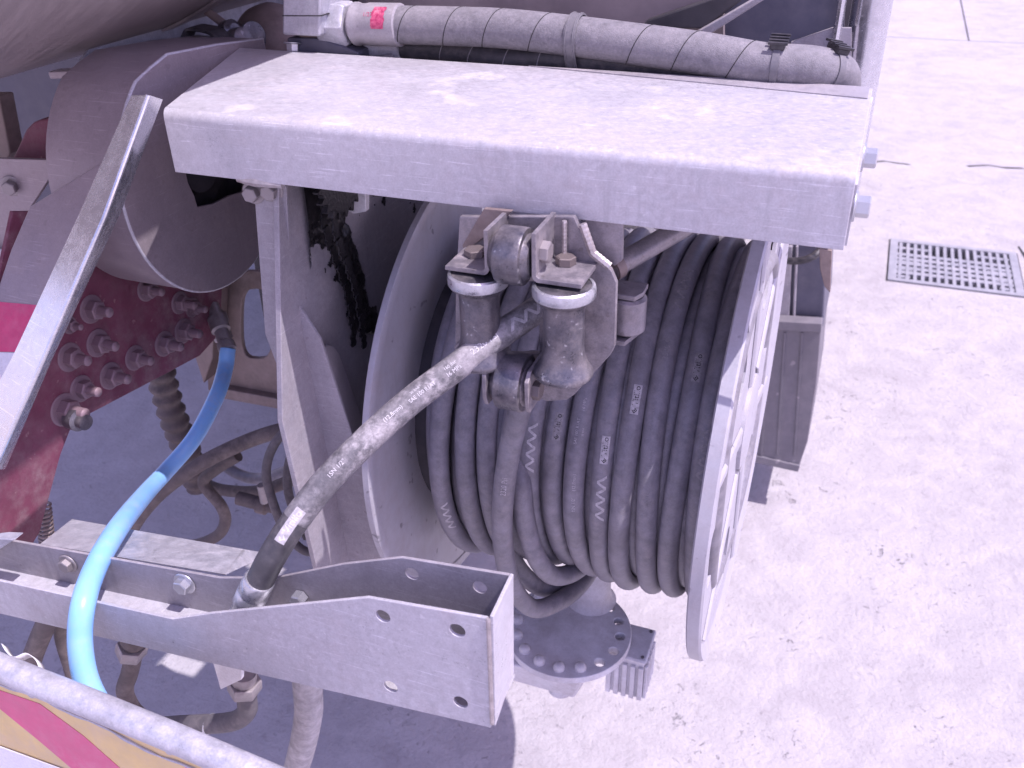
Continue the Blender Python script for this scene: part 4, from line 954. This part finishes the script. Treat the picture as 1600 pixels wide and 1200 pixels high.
# lower hoses of the bundle
h2 = thing('lower_hydraulic_hose', 'dark hydraulic hose tucked under the thick braided hose behind the beam', 'hose', P(900, 110, y=.86))
q2 = spline(PY([(632, 74, .872), (690, 75, .872), (735, 82, .868), (790, 91, .862), (880, 92, .858), (1000, 100, .854), (1120, 118, .850), (1220, 132, .85)]), 10)
MB().tube(q2, .0135, 24).build('hose_body', MT['rubber_dark'], h2)
H2 = Path(q2, .0135)
for px, py in ((700, 76), (745, 84), (795, 91), (850, 92)):
    t0 = H2.nearest(px, py); sp_ = []
    for k in range(15):
        c, T = H2.frame(t0+(k/14-.5)*.014); nn = nrm(-c-T*((-c)@T)); uu = np.cross(nn, T); a = (k/14-.5)*math.pi
        sp_.append(c+.0136*(math.cos(a)*nn+math.sin(a)*uu))
    MB().tube(sp_, .0005, 6).build('wrap_seam', MT['print_faint'], h2)
ax2 = nrm(q2[0]-q2[1]); MB().lathe([(.0138, 0), (.0155, .001), (.0155, .038), (.013, .041), (.013, .06)], q2[0], ax2, 30).build('ferrule', MT['galv'], h2)
h3 = thing('small_hydraulic_hose', 'thin hydraulic hose with a metal fitting just behind the beam edge', 'hose', P(680, 92, y=.90))
q3 = spline(PY([(668, 93, .895), (710, 93, .895), (760, 101, .89), (820, 110, .885)]), 8)
MB().tube(q3, .0078, 16).build('hose_body', MT['rubber_grey'], h3)
MB().lathe([(.0085, 0), (.0092, .001), (.0092, .03), (.007, .032), (.007, .05)], q3[0], nrm(q3[0]-q3[1]), 20).build('ferrule', MT['galv'], h3)
zt = thing('cable_tie', 'grey plastic cable tie strapped round the two hoses', 'cable tie', P(905, 108, y=.83))
t0 = UH.nearest(905, 57); c, T = UH.frame(t0); c2, _ = H2.frame(H2.nearest(905, 93))
up = nrm((c-c2)-T*((c-c2)@T)); nn = nrm(np.cross(up, T)); nn = nn if nn@c < 0 else -nn
loop = []
for k in range(13): a = math.pi*k/12; loop.append(c+.0188*(math.cos(a)*nn+math.sin(a)*up))
for k in range(13): a = math.pi+math.pi*k/12; loop.append(c2+.0145*(math.cos(a)*nn+math.sin(a)*up))
inner = loop; m_ = len(loop)
rings = [[p-T*.0055, p+T*.0055, p+T*.0055+nrm(p-(c+c2)/2)*.0016, p-T*.0055+nrm(p-(c+c2)/2)*.0016] for p in loop]
zb = MB(); RR = [[zb.v(p) for p in r] for r in rings]
for k in range(m_):
    for i in range(4): zb.face([RR[k][i], RR[k][(i+1) % 4], RR[(k+1) % m_][(i+1) % 4], RR[(k+1) % m_][i]])
zb.build('strap', MT['tie'], zt, .0003)
for s_ in (-.0035, .0035):
    rr2 = [p+T*s_+nrm(p-(c+c2)/2)*.0018 for p in loop]; MB().tube(rr2, .0006, 6, closed=True).build('strap_rib', MT['tie'], zt)
pz = c2+.0162*nn
for k in range(5): MB().tube([pz-T*.005+up*(.002*k-.006), pz+T*.005+up*(.002*k-.006)], .0006, 6).build('ratchet_tooth', MT['ink'], zt)
# clamp block at the left end of the hoses
cb = thing('clamp_block', 'square blue grey metal clamp block holding the left end of the top hoses', 'clamp block', P(480, 90, y=.82))
q = PP([(441, -60), (502, -60), (500, 58), (440, 55)], y=.82)
MB().hexa(q, [p+A(0, .06, 0) for p in q]).build('upper_half', MT['galv'], cb, .003)
q = PP([(441, 24), (503, 24), (503, 25.5), (441, 25.5)], y=.8195); MB().hexa(q, [p+A(0, .0605, 0) for p in q]).build('joint_line', MT['ink'], cb)
q = PP([(448, 59), (502, 60), (560, 82), (560, 100), (448, 100)], y=.835); MB().hexa(q, [p+A(0, .05, 0) for p in q]).build('base_channel', MT['dark_blue'], cb, .002)
q = PP([(500, 20), (545, 55), (545, 84), (500, 62)], y=.85); MB().hexa(q, [p+A(0, .04, 0) for p in q]).build('side_cheek', MT['galv'], cb, .002)
bolt(cb, P(457, 66, y=.832), (0, -.2, -1), .0062, .007, 'zinc', True, .1, .02)
db = thing('dome_cover', 'dusty brown rounded cap to the left of the clamp block', 'cap', P(420, 95, y=.95))
MB().lathe([(.05, 0), (.049, .012), (.042, .026), (.030, .036), (.014, .041), (.003, .042)], P(428, 76, y=.95), (-.2, -.9, .35), 40).build('dome', MT['steel_brown'], db)
kn = thing('hose_clamp_bolt', 'steel pin and saddle clamps lying by a black rubber strap behind the beam end', 'clamp', P(370, 70, y=.90))
MB().tube([P(319, 14, y=.90), P(356, 42, y=.90)], .0048, 14).build('pin', MT['steel_brown'], kn)
MB().lathe([(.010, 0), (.013, .003), (.013, .014), (.008, .018)], P(352, 52, y=.90), nrm(A(1, -.2, .25)), 18).build('saddle', MT['steel'], kn)
MB().lathe([(.010, 0), (.014, .003), (.014, .018), (.008, .022)], P(366, 66, y=.89), nrm(A(1, -.2, .25)), 18).build('saddle', MT['steel'], kn)
MB().lathe([(.016, 0), (.016, .006), (.006, .007)], P(392, 58, y=.90), nrm(A(1, -.3, .2)), 22).build('washer_disc', MT['steel'], kn)
q = spline(PY([(292, 60, .86), (300, 46, .87), (316, 46, .87), (338, 52, .87), (352, 66, .87), (368, 80, .87), (378, 92, .87)]), 6)
tb_ = MB(); tb_.loft([[p+A(0, -.012, 0), p+A(0, .012, 0), p+A(.001, .012, .003), p+A(.001, -.012, .003)] for p in q]); tb_.build('rubber_strap', MT['plastic'], kn)
bpy.context.view_layer.update()
